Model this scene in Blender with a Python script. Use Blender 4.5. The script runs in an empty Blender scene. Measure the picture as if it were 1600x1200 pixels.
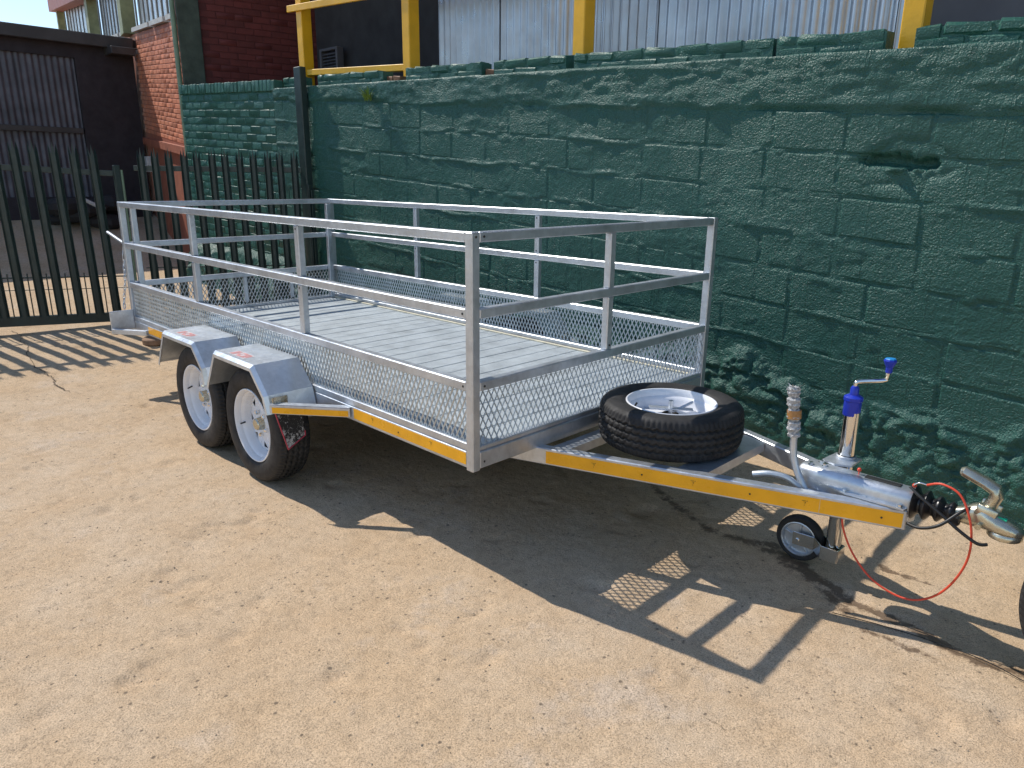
import bpy, bmesh, math, random
import numpy as np
from mathutils import Vector, Matrix

random.seed(7)
rng = np.random.default_rng(11)
R = math.radians
S = bpy.context.scene
C = S.collection

# ------------------------------------------------------------------ camera
def look_matrix(loc, yaw, pitch, roll):
    f = Vector((math.sin(yaw)*math.cos(pitch), math.cos(yaw)*math.cos(pitch), -math.sin(pitch)))
    r0 = Vector((math.cos(yaw), -math.sin(yaw), 0)); u0 = r0.cross(f)
    r = r0*math.cos(roll) + u0*math.sin(roll); u = -r0*math.sin(roll) + u0*math.cos(roll)
    m = Matrix((( r.x, u.x, -f.x, loc[0]), (r.y, u.y, -f.y, loc[1]), (r.z, u.z, -f.z, loc[2]), (0, 0, 0, 1)))
    return m
cam = bpy.data.cameras.new('camera'); cam_o = bpy.data.objects.new('camera', cam); C.objects.link(cam_o)
cam.sensor_fit = 'HORIZONTAL'; cam.sensor_width = 36.0; cam.lens = 36.0*1129.5/1600.0
cam.clip_start = 0.05; cam.clip_end = 2000
cam_o.matrix_world = look_matrix((1.9185, -1.7326, 1.5313), -0.7796, 0.2777, 0.0101)
S.camera = cam_o

# ------------------------------------------------------------------ sky, sun, exposure
SUN_EL = math.atan2(1.0, math.hypot(.833, .156)); SUN_ROT = math.atan2(-.833, -.156)
W = bpy.data.worlds.new('World'); S.world = W; W.use_nodes = True
wn = W.node_tree.nodes; bg = wn['Background']
sky = wn.new('ShaderNodeTexSky'); sky.sky_type = 'NISHITA'; sky.sun_disc = False
sky.sun_elevation = SUN_EL; sky.sun_rotation = SUN_ROT
sky.air_density = 1.0; sky.dust_density = .1; sky.ozone_density = 1.2
W.node_tree.links.new(sky.outputs[0], bg.inputs[0]); bg.inputs[1].default_value = 0.15
sun = bpy.data.lights.new('sun', 'SUN'); sun_o = bpy.data.objects.new('sun', sun); C.objects.link(sun_o)
sun.energy = 3.7; sun.angle = R(0.53); sun.color = (1.0, .945, .86)
sun_o.rotation_euler = Vector((.833, .156, -1)).to_track_quat('-Z', 'Y').to_euler()
S.view_settings.view_transform = 'Standard'; S.view_settings.look = 'None'
S.cycles.use_adaptive_sampling = True; S.cycles.adaptive_threshold = .02; S.cycles.max_bounces = 6; S.cycles.diffuse_bounces = 3; S.cycles.glossy_bounces = 3; S.cycles.transmission_bounces = 4
S.view_settings.exposure = 0.22; S.view_settings.gamma = 1.0; S.view_settings.use_curve_mapping = False

# ------------------------------------------------------------------ noise
def _h(ix, iy, seed):
    n = (ix.astype(np.int64)*374761393 + iy.astype(np.int64)*668265263 + seed*974634773) & 0x7fffffff
    n = ((n ^ (n >> 13))*1274126177) & 0x7fffffff
    n = (n ^ (n >> 16)) & 0xffffff
    return n/float(0xffffff)*2 - 1
def vn(x, y, seed=0):
    x = np.asarray(x, float); y = np.asarray(y, float)
    ix = np.floor(x); iy = np.floor(y); fx = x-ix; fy = y-iy
    fx = fx*fx*fx*(fx*(fx*6-15)+10); fy = fy*fy*fy*(fy*(fy*6-15)+10)
    a = _h(ix, iy, seed); b = _h(ix+1, iy, seed); c = _h(ix, iy+1, seed); d = _h(ix+1, iy+1, seed)
    return (a*(1-fx)+b*fx)*(1-fy) + (c*(1-fx)+d*fx)*fy
def fbm(x, y, seed=0, o=4):
    r = 0; a = 1; t = 0
    for i in range(o):
        r = r + a*vn(x*2**i, y*2**i, seed+i*17); t += a; a *= .5
    return r/t
def sstep(a, b, x):
    t = np.clip((x-a)/(b-a), 0, 1); return t*t*(3-2*t)

# ------------------------------------------------------------------ materials
def newmat(name):
    m = bpy.data.materials.new(name); m.use_nodes = True
    nt = m.node_tree; return m, nt, nt.nodes, nt.links, nt.nodes['Principled BSDF']
def nd(nt, typ, **kw):
    n = nt.nodes.new(typ)
    for k, v in kw.items():
        if k in n.inputs: n.inputs[k].default_value = v
        else: setattr(n, k, v)
    return n
def coords(nt, world=True):
    if world: return nd(nt, 'ShaderNodeNewGeometry').outputs['Position']
    return nd(nt, 'ShaderNodeTexCoord').outputs['Object']
def noise(nt, vec, scale, detail=4, rough=.55):
    n = nd(nt, 'ShaderNodeTexNoise'); n.inputs['Scale'].default_value = scale
    n.inputs['Detail'].default_value = detail; n.inputs['Roughness'].default_value = rough
    nt.links.new(vec, n.inputs['Vector']); return n.outputs['Fac']
def ramp(nt, fac, stops):
    r = nd(nt, 'ShaderNodeValToRGB'); e = r.color_ramp.elements
    while len(e) < len(stops): e.new(.5)
    for i, (p, c) in enumerate(stops):
        e[i].position = p; e[i].color = (c[0], c[1], c[2], 1) if len(c) == 3 else c
    nt.links.new(fac, r.inputs[0]); return r.outputs[0]
def mix(nt, fac, a, b, mode='MIX'):
    m = nd(nt, 'ShaderNodeMix'); m.data_type = 'RGBA'; m.blend_type = mode
    for sock, v in ((m.inputs[0], fac), (m.inputs[6], a), (m.inputs[7], b)):
        if isinstance(v, bpy.types.NodeSocket): nt.links.new(v, sock)
        elif isinstance(v, (int, float)): sock.default_value = v
        else: sock.default_value = (v[0], v[1], v[2], 1)
    return m.outputs[2]
def math_(nt, op, a, b=0.0, c=None):
    m = nd(nt, 'ShaderNodeMath'); m.operation = op
    for i, v in enumerate((a, b, c)):
        if v is None: continue
        if isinstance(v, bpy.types.NodeSocket): nt.links.new(v, m.inputs[i])
        else: m.inputs[i].default_value = v
    return m.outputs[0]
def bump(nt, h, dist, strength=1.0, normal=None):
    b = nd(nt, 'ShaderNodeBump'); b.inputs['Distance'].default_value = dist; b.inputs['Strength'].default_value = strength
    nt.links.new(h, b.inputs['Height'])
    if normal is not None: nt.links.new(normal, b.inputs['Normal'])
    return b.outputs[0]
def g3(v): return (v, v, v)

def plain(name, col, rough=.5, metal=0.0, vary=.15, scale=12, bmp=0.0, bscale=60, world=False, spec=None):
    m, nt, n, l, p = newmat(name)
    v = coords(nt, world)
    f = noise(nt, v, scale, 5)
    c = ramp(nt, f, [(.3, [x*(1-vary) for x in col]), (.7, [min(1, x*(1+vary)) for x in col])])
    l.new(c, p.inputs['Base Color']); p.inputs['Metallic'].default_value = metal
    rr = ramp(nt, noise(nt, v, scale*2.3, 3), [(.3, g3(max(.02, rough-.07))), (.7, g3(min(1, rough+.07)))])
    l.new(rr, p.inputs['Roughness'])
    if bmp: l.new(bump(nt, noise(nt, v, bscale, 4), bmp), p.inputs['Normal'])
    if spec is not None: p.inputs['Specular IOR Level'].default_value = spec
    return m

def galv(name, col=(.60, .62, .64), rough=.40, metal=.78, spangle=26):
    m, nt, n, l, p = newmat(name)
    v = coords(nt, True)
    vo = nd(nt, 'ShaderNodeTexVoronoi'); vo.inputs['Scale'].default_value = spangle; l.new(v, vo.inputs['Vector'])
    sp = nd(nt, 'ShaderNodeSeparateColor'); l.new(vo.outputs['Color'], sp.inputs[0])
    f = noise(nt, v, 5.5, 6, .65)
    base = ramp(nt, f, [(.28, [x*.74 for x in col]), (.5, col), (.72, [min(1, x*1.18) for x in col])])
    sg = ramp(nt, sp.outputs[0], [(0, g3(.92)), (1, g3(1.0))])
    c = mix(nt, 1.0, base, sg, 'MULTIPLY')
    st = noise(nt, v, 38, 5, .7)
    c = mix(nt, ramp(nt, st, [(.60, g3(0)), (.74, g3(.45))]), c, (.78, .79, .80))
    l.new(c, p.inputs['Base Color']); p.inputs['Metallic'].default_value = metal
    rr = ramp(nt, sp.outputs[1], [(0, g3(rough-.03)), (1, g3(rough+.05))])
    l.new(rr, p.inputs['Roughness'])
    l.new(bump(nt, noise(nt, v, 30, 4), .0012), p.inputs['Normal'])
    return m

M = {}
M['galv'] = galv('galvanised_steel', (.575, .61, .655), spangle=55)
M['galv_sheet'] = galv('galvanised_sheet', (.64, .68, .72), .36, .72, 60)
M['deck'] = galv('galvanised_deck', (.46, .505, .53), .55, .35, 20)
M['mesh'] = galv('galvanised_mesh', (.56, .60, .62), .42, .65, 40)
M['chrome'] = plain('zinc_chrome', (.78, .77, .74), .14, 1.0, .06)
M['cast'] = plain('yellow_zinc_casting', (.56, .53, .42), .28, .9, .16, 22, .0008, 90)
M['tape'] = plain('amber_reflective_tape', (.92, .43, .010), .30, 0, .10, 9)
M['tape_dot'] = plain('black_print', (.02, .02, .02), .6)
M['rubber'] = plain('tyre_rubber', (.027, .026, .026), .66, 0, .35, 18, .0006, 240, spec=.35)
M['black_rubber'] = plain('bellows_rubber', (.012, .012, .013), .34, 0, .2, 30)
M['rim'] = plain('white_rim_paint', (.80, .81, .84), .26, 0, .04, 6)
M['blue'] = plain('blue_plastic', (.012, .035, .42), .35, 0, .08)
M['bluetop'] = plain('light_blue_plastic', (.02, .26, .62), .35, 0, .05)
M['redcable'] = plain('orange_red_sheath', (.72, .075, .035), .4, 0, .05)
M['green_sticker'] = plain('green_sticker', (.02, .48, .27), .4, 0, .05)
M['red_print'] = plain('faded_red_print', (.62, .27, .26), .6, 0, .25, 120)
M['white_print'] = plain('faded_white_film', (.58, .56, .56), .5, 0, .1, 60)
M['red_edge'] = plain('red_flap_edge', (.42, .03, .06), .5, 0, .15, 40)
M['cream'] = plain('cream_edge_strip', (.66, .60, .44), .6, 0, .15, 20)
M['yellow'] = plain('yellow_steel_paint', (.78, .42, .012), .42, 0, .13, 4, .0015, 40, True)
M['fence'] = plain('dark_green_fence_paint', (.018, .034, .031), .38, .0, .25, 9, .0006, 60, True)
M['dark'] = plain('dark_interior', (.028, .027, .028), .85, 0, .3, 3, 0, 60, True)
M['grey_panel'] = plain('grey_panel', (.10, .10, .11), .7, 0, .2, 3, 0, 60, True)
M['tape_brown'] = plain('brown_packing_tape', (.40, .20, .07), .3, 0, .15, 40)
M['stone'] = plain('loose_stone', (.30, .24, .17), .85, 0, .35, 30, .001, 120, True)
M['wood'] = plain('weathered_timber', (.26, .15, .085), .8, 0, .3, 14, .002, 40)
M['cable'] = plain('black_cable', (.012, .012, .012), .45)
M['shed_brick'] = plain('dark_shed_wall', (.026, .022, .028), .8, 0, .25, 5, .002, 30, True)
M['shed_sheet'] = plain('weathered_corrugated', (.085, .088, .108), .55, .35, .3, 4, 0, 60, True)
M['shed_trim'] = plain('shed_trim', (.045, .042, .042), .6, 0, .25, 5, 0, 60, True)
M['corr'] = plain('corrugated_sheet_metal', (.40, .43, .47), .33, .8, .14, 3, 0, 60, True)
M['pane'] = plain('dusty_window_glass', (.62, .68, .74), .22, .25, .25, 4, 0, 60, True)
M['mullion'] = plain('olive_mullion_paint', (.22, .23, .11), .6, 0, .25, 8, 0, 60, True)
M['barpaint'] = plain('window_bar_paint', (.16, .155, .145), .6, 0, .2, 10)
M['sill'] = plain('grey_sill', (.45, .44, .42), .7, 0, .2, 10, 0, 60, True)
M['pilaster'] = plain('grey_green_plaster', (.055, .075, .058), .75, 0, .35, 7, .004, 30, True)
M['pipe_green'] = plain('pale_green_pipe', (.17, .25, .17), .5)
M['roofred'] = plain('red_fascia', (.24, .055, .04), .6, 0, .15, 4, 0, 60, True)
M['crack'] = plain('crack_fill', (.12, .085, .055), .95, 0, .3, 60, 0, 60, True)
M['grass'] = plain('grass_leaf', (.16, .26, .035), .55, 0, .4, 30)
M['box'] = plain('pale_box', (.5, .5, .5), .5)

def bubble():
    m, nt, n, l, p = newmat('bubble_wrap')
    v = coords(nt, True); f = noise(nt, v, 120, 4, .7)
    l.new(ramp(nt, f, [(.35, g3(.35)), (.65, g3(.82))]), p.inputs['Base Color'])
    p.inputs['Roughness'].default_value = .2; p.inputs['Transmission Weight'].default_value = .25
    l.new(bump(nt, f, .006), p.inputs['Normal']); return m
M['bubble'] = bubble()

def flapmat():
    m, nt, n, l, p = newmat('printed_mud_flap')
    v = coords(nt, True); f = noise(nt, v, 75, 7, .8)
    g = noise(nt, v, 14, 2)
    k = math_(nt, 'ADD', f, math_(nt, 'MULTIPLY', g, .5))
    l.new(ramp(nt, k, [(.78, (.012, .012, .013)), (.84, (.45, .44, .43))]), p.inputs['Base Color'])
    p.inputs['Roughness'].default_value = .5; return m
M['flap'] = flapmat()

def wall_paint(name, col, bs=1.0):
    m, nt, n, l, p = newmat(name)
    v = coords(nt, True)
    f = noise(nt, v, 2.2, 4, .6); f2 = noise(nt, v, 26, 3, .6)
    c = ramp(nt, f, [(.28, [x*.84 for x in col]), (.52, col), (.75, [x*1.18 for x in col])])
    c = mix(nt, ramp(nt, f2, [(.62, g3(0)), (.80, g3(.40))]), c, [x*1.9+.012 for x in col])
    l.new(c, p.inputs['Base Color'])
    l.new(ramp(nt, f2, [(.3, g3(.36)), (.7, g3(.52))]), p.inputs['Roughness'])
    p.inputs['Specular IOR Level'].default_value = .40
    h1 = noise(nt, v, 105, 2, .6)
    gate = ramp(nt, f, [(.36, g3(.35)), (.58, g3(1.0))])
    h = math_(nt, 'MULTIPLY', h1, gate)
    h = math_(nt, 'ADD', h, math_(nt, 'MULTIPLY', f2, .8))
    mp = nd(nt, 'ShaderNodeMapping'); mp.inputs['Scale'].default_value = (70, 70, 2.6); l.new(v, mp.inputs['Vector'])
    dr = noise(nt, mp.outputs[0], 1.0, 0)           # paint runs
    h = math_(nt, 'ADD', h, math_(nt, 'MULTIPLY', ramp(nt, dr, [(.70, g3(0)), (.80, g3(1))]), .25))
    l.new(bump(nt, h, .0105*bs), p.inputs['Normal']); return m
M['green'] = wall_paint('green_wall_paint', (.022, .094, .073))
M['green_brick'] = wall_paint('green_brick_paint', (.027, .108, .083), .6)

def brickmat(name, col, vary=.18):
    m, nt, n, l, p = newmat(name)
    v = coords(nt, True)
    oi = nd(nt, 'ShaderNodeObjectInfo')
    f = noise(nt, v, 7, 5)
    c = ramp(nt, f, [(.3, [x*(1-vary) for x in col]), (.7, [x*(1+vary) for x in col])])
    rv = ramp(nt, oi.outputs['Random'], [(0, g3(.80)), (1, g3(1.08))])
    l.new(mix(nt, 1.0, c, rv, 'MULTIPLY'), p.inputs['Base Color'])
    p.inputs['Roughness'].default_value = .72
    l.new(bump(nt, noise(nt, v, 60, 4), .002), p.inputs['Normal']); return m
M['orange_brick'] = brickmat('painted_orange_brick', (.60, .205, .105))
M['orange_mortar'] = brickmat('painted_orange_joint', (.36, .11, .06))
M['red_brick'] = brickmat('painted_dark_red_brick', (.15, .030, .026))
M['red_mortar'] = brickmat('painted_dark_red_joint', (.095, .018, .016))
M['raw_brick'] = brickmat('raw_brown_brick', (.22, .11, .06))

def groundmat():
    m, nt, n, l, p = newmat('weathered_yard_concrete')
    v = coords(nt, True)
    big = noise(nt, v, .55, 3, .6); mid = noise(nt, v, 2.6, 5, .65); sm = noise(nt, v, 23, 4, .7); fine = noise(nt, v, 210, 2, .75)
    c = ramp(nt, mid, [(.26, (.460, .320, .194)), (.46, (.510, .372, .240)), (.62, (.535, .405, .276)), (.80, (.555, .442, .325))])
    c = mix(nt, ramp(nt, big, [(.38, g3(.0)), (.68, g3(.5))]), c, (.54, .372, .215))
    # grey laitance patches
    c = mix(nt, ramp(nt, noise(nt, v, 1.7, 5, .72), [(.56, g3(0)), (.68, g3(.45))]), c, (.54, .45, .365))
    c = mix(nt, 1.0, c, ramp(nt, sm, [(.28, g3(.80)), (.50, g3(1.0)), (.74, g3(1.08))]), 'MULTIPLY')
    # aggregate speckle
    c = mix(nt, 1.0, c, ramp(nt, fine, [(.30, g3(.50)), (.48, g3(1.0)), (.70, g3(1.34))]), 'MULTIPLY')
    vo = nd(nt, 'ShaderNodeTexVoronoi'); vo.inputs['Scale'].default_value = 30; l.new(v, vo.inputs['Vector'])
    pit = ramp(nt, math_(nt, 'ADD', vo.outputs['Distance'], math_(nt, 'MULTIPLY', math_(nt, 'SUBTRACT', sm, .5), .5)), [(.10, g3(1)), (.20, g3(0))])
    sel = nd(nt, 'ShaderNodeSeparateColor'); l.new(vo.outputs['Color'], sel.inputs[0])
    pit = math_(nt, 'MULTIPLY', pit, math_(nt, 'GREATER_THAN', sel.outputs[0], .74))
    c = mix(nt, math_(nt, 'MULTIPLY', pit, .75), c, (.11, .085, .06))
    # scuffs: stretched dark flecks
    mp = nd(nt, 'ShaderNodeMapping'); mp.inputs['Scale'].default_value = (5, 17, 1); mp.inputs['Rotation'].default_value = (0, 0, .5); l.new(v, mp.inputs['Vector'])
    sc = noise(nt, mp.outputs[0], 1.6, 5, .75)
    scm = ramp(nt, sc, [(.65, g3(0)), (.71, g3(.7))])
    c = mix(nt, scm, c, (.21, .155, .10))
    # wet / oily stain from mesh attribute with ragged edge
    at = nd(nt, 'ShaderNodeAttribute', attribute_name='stain')
    e = math_(nt, 'ADD', at.outputs['Fac'], math_(nt, 'MULTIPLY', math_(nt, 'SUBTRACT', noise(nt, v, 16, 4, .75), .5), 1.15))
    stm = ramp(nt, e, [(.44, g3(0)), (.60, g3(1))])
    c = mix(nt, math_(nt, 'MULTIPLY', stm, .80), c, (.105, .065, .040))
    l.new(c, p.inputs['Base Color'])
    l.new(ramp(nt, stm, [(0, g3(.88)), (1, g3(.60))]), p.inputs['Roughness'])
    p.inputs['Specular IOR Level'].default_value = .3
    h = math_(nt, 'ADD', math_(nt, 'MULTIPLY', sm, 1.0), math_(nt, 'MULTIPLY', fine, .42))
    h = math_(nt, 'SUBTRACT', h, math_(nt, 'MULTIPLY', scm, .45))
    l.new(bump(nt, h, .0065), p.inputs['Normal']); return m
M['ground'] = groundmat()

# ------------------------------------------------------------------ builders
WL = {}   # world location of every empty / part origin
def wl(o): return WL.get(o.name, Vector((0, 0, 0)))
def tag(o, label, cat=None, group=None, kind=None):
    if label: o['label'] = label
    if cat: o['category'] = cat
    if group: o['group'] = group
    if kind: o['kind'] = kind
    return o
def thing(name, loc, label, cat, group=None):
    o = bpy.data.objects.new(name, None); C.objects.link(o); o.location = loc; WL[o.name] = Vector(loc)
    o.empty_display_size = .2
    return tag(o, label, cat, group)
def link(name, me, parent=None, loc=None, rot=None):
    """loc is the world position of the mesh origin"""
    o = bpy.data.objects.new(name, me); C.objects.link(o)
    pw = wl(parent) if parent else Vector((0, 0, 0))
    w = Vector(loc) if loc is not None else pw
    o.location = w - pw; WL[o.name] = w
    if rot is not None: o.rotation_euler = rot
    if parent: o.parent = parent
    return o

class MB:
    def __init__(s): s.v = []; s.f = []
    def add(s, vs, fs):
        b = len(s.v); s.v += [tuple(x) for x in vs]; s.f += [tuple(i+b for i in f) for f in fs]; return s
    def box(s, a, b, ch=.003):
        """axis box from corner a to b with chamfered edges"""
        c = [(a[i]+b[i])/2 for i in range(3)]; h = [abs(b[i]-a[i])/2 for i in range(3)]
        return s.obox(c, h, (Vector((1, 0, 0)), Vector((0, 1, 0)), Vector((0, 0, 1))), ch)
    def obox(s, c, h, ax, ch=.003):
        ch = min(ch, min(h)*.45); c = Vector(c)
        if ch <= 0:
            vs = [c+ax[0]*h[0]*i+ax[1]*h[1]*j+ax[2]*h[2]*k for i in (-1, 1) for j in (-1, 1) for k in (-1, 1)]
            return s.add(vs, [(0, 1, 3, 2), (4, 6, 7, 5), (0, 4, 5, 1), (2, 3, 7, 6), (0, 2, 6, 4), (1, 5, 7, 3)])
        idx = {}; vs = []
        for i in (-1, 1):
            for j in (-1, 1):
                for k in (-1, 1):
                    for d in range(3):
                        hh = [h[0]-ch, h[1]-ch, h[2]-ch]; hh[d] = h[d]
                        idx[(i, j, k, d)] = len(vs); vs.append(c+ax[0]*hh[0]*i+ax[1]*hh[1]*j+ax[2]*hh[2]*k)
        fs = []
        for sg in (-1, 1):
            for d in range(3):
                o = [x for x in range(3) if x != d]
                q = []
                for (p, r) in ((-1, -1), (1, -1), (1, 1), (-1, 1)):
                    key = [0, 0, 0]; key[d] = sg; key[o[0]] = p; key[o[1]] = r
                    q.append(idx[(*key, d)])
                flip = (sg > 0) == (d == 1)
                fs.append(tuple(q[::-1]) if flip else tuple(q))
        for d in range(3):           # edges along axis d
            o = [x for x in range(3) if x != d]
            for p in (-1, 1):
                for r in (-1, 1):
                    k0 = [0, 0, 0]; k0[o[0]] = p; k0[o[1]] = r; k1 = list(k0); k0[d] = -1; k1[d] = 1
                    fs.append((idx[(*k0, o[0])], idx[(*k1, o[0])], idx[(*k1, o[1])], idx[(*k0, o[1])]))
        for i in (-1, 1):
            for j in (-1, 1):
                for k in (-1, 1): fs.append((idx[(i, j, k, 0)], idx[(i, j, k, 1)], idx[(i, j, k, 2)]))
        return s.add(vs, fs)
    def bar(s, p0, p1, w, h, up=(0, 0, 1), ch=.003):
        """rectangular bar between two points; w across, h along up"""
        p0 = Vector(p0); p1 = Vector(p1); d = (p1-p0); L = d.length; d.normalize()
        r = d.cross(Vector(up)).normalized(); u = r.cross(d).normalized()
        return s.obox((p0+p1)/2, (L/2, w/2, h/2), (d, r, u), ch)
    def tube(s, pts, r, n=10, cap=True):
        pts = [Vector(p) for p in pts]; rs = r if isinstance(r, (list, tuple)) else [r]*len(pts)
        prev = None; rings = []
        for i, p in enumerate(pts):
            t = (pts[min(i+1, len(pts)-1)]-pts[max(i-1, 0)]).normalized()
            if prev is None:
                a = Vector((0, 0, 1)) if abs(t.z) < .9 else Vector((1, 0, 0)); x = t.cross(a).normalized()
            else: x = (prev-t*prev.dot(t)).normalized()
            prev = x; y = t.cross(x)
            rings.append([p+x*rs[i]*math.cos(2*math.pi*k/n)+y*rs[i]*math.sin(2*math.pi*k/n) for k in range(n)])
        vs = [v for r_ in rings for v in r_]; fs = []
        for i in range(len(rings)-1):
            for k in range(n):
                k2 = (k+1) % n; fs.append((i*n+k, i*n+k2, (i+1)*n+k2, (i+1)*n+k))
        if cap: fs.append(tuple(range(n-1, -1, -1))); fs.append(tuple((len(rings)-1)*n+k for k in range(n)))
        return s.add(vs, fs)
    def lathe(s, prof, n, c=(0, 0, 0), axis='z', close=False):
        """prof: list of (radius, height along the axis)"""
        vs = []; fs = []; m = len(prof); c = Vector(c)
        for k in range(n):
            a = 2*math.pi*k/n
            for (r, h) in prof:
                x, y = r*math.cos(a), r*math.sin(a)
                vs.append(c+Vector({'z': (x, y, h), 'y': (x, h, y), 'x': (h, x, y)}[axis]))
        for k in range(n):
            k2 = (k+1) % n
            for i in range(m-1 if not close else m):
                j = (i+1) % m; fs.append((k*m+i, k2*m+i, k2*m+j, k*m+j))
        return s.add(vs, fs)
    def prism(s, poly, e):
        """planar polygon extruded by the vector e"""
        n = len(poly); e = Vector(e); vs = [Vector(p) for p in poly]; vs += [v+e for v in vs]
        fs = [tuple(range(n)), tuple(range(2*n-1, n-1, -1))]
        for i in range(n): j = (i+1) % n; fs.append((i, i+n, j+n, j))
        return s.add(vs, fs)
    def sphere(s, c, r, nu=10, nv=7, sc=(1, 1, 1)):
        pr = []
        vs = []; fs = []
        for i in range(nv+1):
            t = math.pi*i/nv
            for k in range(nu):
                a = 2*math.pi*k/nu
                vs.append((c[0]+r*sc[0]*math.sin(t)*math.cos(a), c[1]+r*sc[1]*math.sin(t)*math.sin(a), c[2]+r*sc[2]*math.cos(t)))
        for i in range(nv):
            for k in range(nu):
                k2 = (k+1) % nu; fs.append((i*nu+k, (i+1)*nu+k, (i+1)*nu+k2, i*nu+k2))
        return s.add(vs, fs)
    def mesh(s, name, mat, off=(0, 0, 0), smooth=False):
        me = bpy.data.meshes.new(name)
        me.from_pydata([(v[0]-off[0], v[1]-off[1], v[2]-off[2]) for v in s.v], [], s.f)
        bm = bmesh.new(); bm.from_mesh(me)
        if smooth: bmesh.ops.remove_doubles(bm, verts=bm.verts, dist=1e-6)
        bmesh.ops.recalc_face_normals(bm, faces=bm.faces); bm.to_mesh(me); bm.free()
        me.materials.append(M[mat])
        if smooth:
            me.polygons.foreach_set('use_smooth', [True]*len(me.polygons))
            if smooth != 'all': me.set_sharp_from_angle(angle=R(smooth if smooth is not True else 35))
        return me
    def build(s, name, mat, parent=None, smooth=False):
        w = wl(parent) if parent else Vector((0, 0, 0))
        return link(name, s.mesh(name, mat, w, smooth), parent, w)

def grid_mesh(name, P, mat, smooth=True):
    """P: (nu, nv, 3) array"""
    nu, nv = P.shape[:2]
    i = np.arange(nu-1)[:, None]*nv + np.arange(nv-1)[None, :]
    F = np.stack([i, i+nv, i+nv+1, i+1], -1).reshape(-1, 4)
    me = bpy.data.meshes.new(name)
    me.vertices.add(nu*nv); me.vertices.foreach_set('co', P.reshape(-1).astype(np.float32))
    me.loops.add(F.size); me.loops.foreach_set('vertex_index', F.reshape(-1).astype(np.int32))
    me.polygons.add(len(F)); me.polygons.foreach_set('loop_start', np.arange(0, F.size, 4, dtype=np.int32))
    me.polygons.foreach_set('loop_total', np.full(len(F), 4, np.int32))
    me.polygons.foreach_set('use_smooth', np.full(len(F), smooth))
    me.update(); me.validate(); me.materials.append(M[mat]); return me

# ================================================================== SETTING
def gz(x):
    x = np.asarray(x, float)
    t = np.maximum(0, -2.5-x); z = .055*(t-.6*(1-np.exp(-t/.6)))
    z = z + .16*np.clip(-8.7-x, 0, 2.6)
    return np.minimum(z, .055*12+.16*2.6)
def axis(*segs):
    out = []
    for a, b, st in segs: out += list(np.arange(a, b-1e-6, st))
    return np.array(out+[segs[-1][1]])
gx = axis((-220, -40, 30), (-40, -14, 3), (-14, -8, .25), (-8, -6, .06), (-6, 3, .02), (3, 8, .5), (8, 200, 24))
gy = axis((-200, -20, 30), (-20, -4, 2), (-4, -2.4, .1), (-2.4, 2.3, .02), (2.3, 8, .6), (8, 200, 24))
X, Y = np.meshgrid(gx, gy, indexing='ij')
rel = sstep(-8, -6.5, X)*sstep(4, 2.8, X)*sstep(-3.5, -2.4, Y)
Z = gz(X) + rel*(.010*fbm(X*.8, Y*.8, 3) + .005*fbm(X*5, Y*5, 5, 4) + .0022*fbm(X*16, Y*16, 9, 2))
pits = np.clip(fbm(X*7, Y*7, 31, 3)-.42, 0, .3); Z -= rel*pits*.045
gm = grid_mesh('ground', np.stack([X, Y, Z], -1), 'ground')
def segdist(px, py, pts):
    d = np.full(px.shape, 9.0)
    for (ax, ay), (bx, by) in zip(pts[:-1], pts[1:]):
        vx, vy = bx-ax, by-ay; t = np.clip(((px-ax)*vx+(py-ay)*vy)/(vx*vx+vy*vy), 0, 1)
        d = np.minimum(d, np.hypot(px-ax-t*vx, py-ay-t*vy))
    return d
st = np.zeros_like(X)
for pts, w, amp in (
    ([(-.02, 1.24), (.46, 1.02), (.67, 1.06), (.93, .96), (1.175, .806)], .055, .58),
    ([(.72, 1.10), (1.14, .90), (1.37, .87), (1.56, .82), (1.70, .87)], .045, .68),
    ([(1.12, 1.26), (1.18, 1.25), (1.31, 1.24)], .035, .62),
    ([(1.24, .74), (1.35, .74), (1.47, .73)], .035, .62),
    ([(1.197, .322), (1.293, .215)], .022, .42),
    ([(-1.0, -.35), (-.8, -.3)], .12, .28)):
    st = np.maximum(st, amp*np.exp(-(segdist(X, Y, pts)/w)**2))
ga = gm.attributes.new('stain', 'FLOAT', 'POINT'); ga.data.foreach_set('value', st.reshape(-1).astype(np.float32))
tag(link('ground', gm), None, kind='structure')

# hairline crack across the yard: jagged shallow groove filled with dirt
pth = [(-5.836, -.347), (-5.604, -.334), (-5.371, -.381), (-5.209, -.366), (-4.987, -.430), (-4.514, -.483), (-4.356, -.465), (-4.184, -.448), (-4.018, -.482), (-3.881, -.473), (-3.737, -.45)]
ck = MB(); jag = []
for (a, b) in zip(pth[:-1], pth[1:]):
    for t in np.linspace(0, 1, 7)[:-1]:
        jag.append((a[0]+(b[0]-a[0])*t+random.uniform(-.012, .012), a[1]+(b[1]-a[1])*t+random.uniform(-.012, .012)))
vs = []
for (x, y) in jag:
    w = random.uniform(.0015, .0055); z = float(gz(x)) + .010*float(fbm(x*.8, y*.8, 3)) + .005*float(fbm(x*5, y*5, 5, 4)) + .006
    vs += [(x, y-w, z), (x, y+w, z)]
ck.add(vs, [(2*i, 2*i+2, 2*i+3, 2*i+1) for i in range(len(jag)-1)])
tag(ck.build('ground_crack', 'crack'), None, kind='structure')

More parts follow.
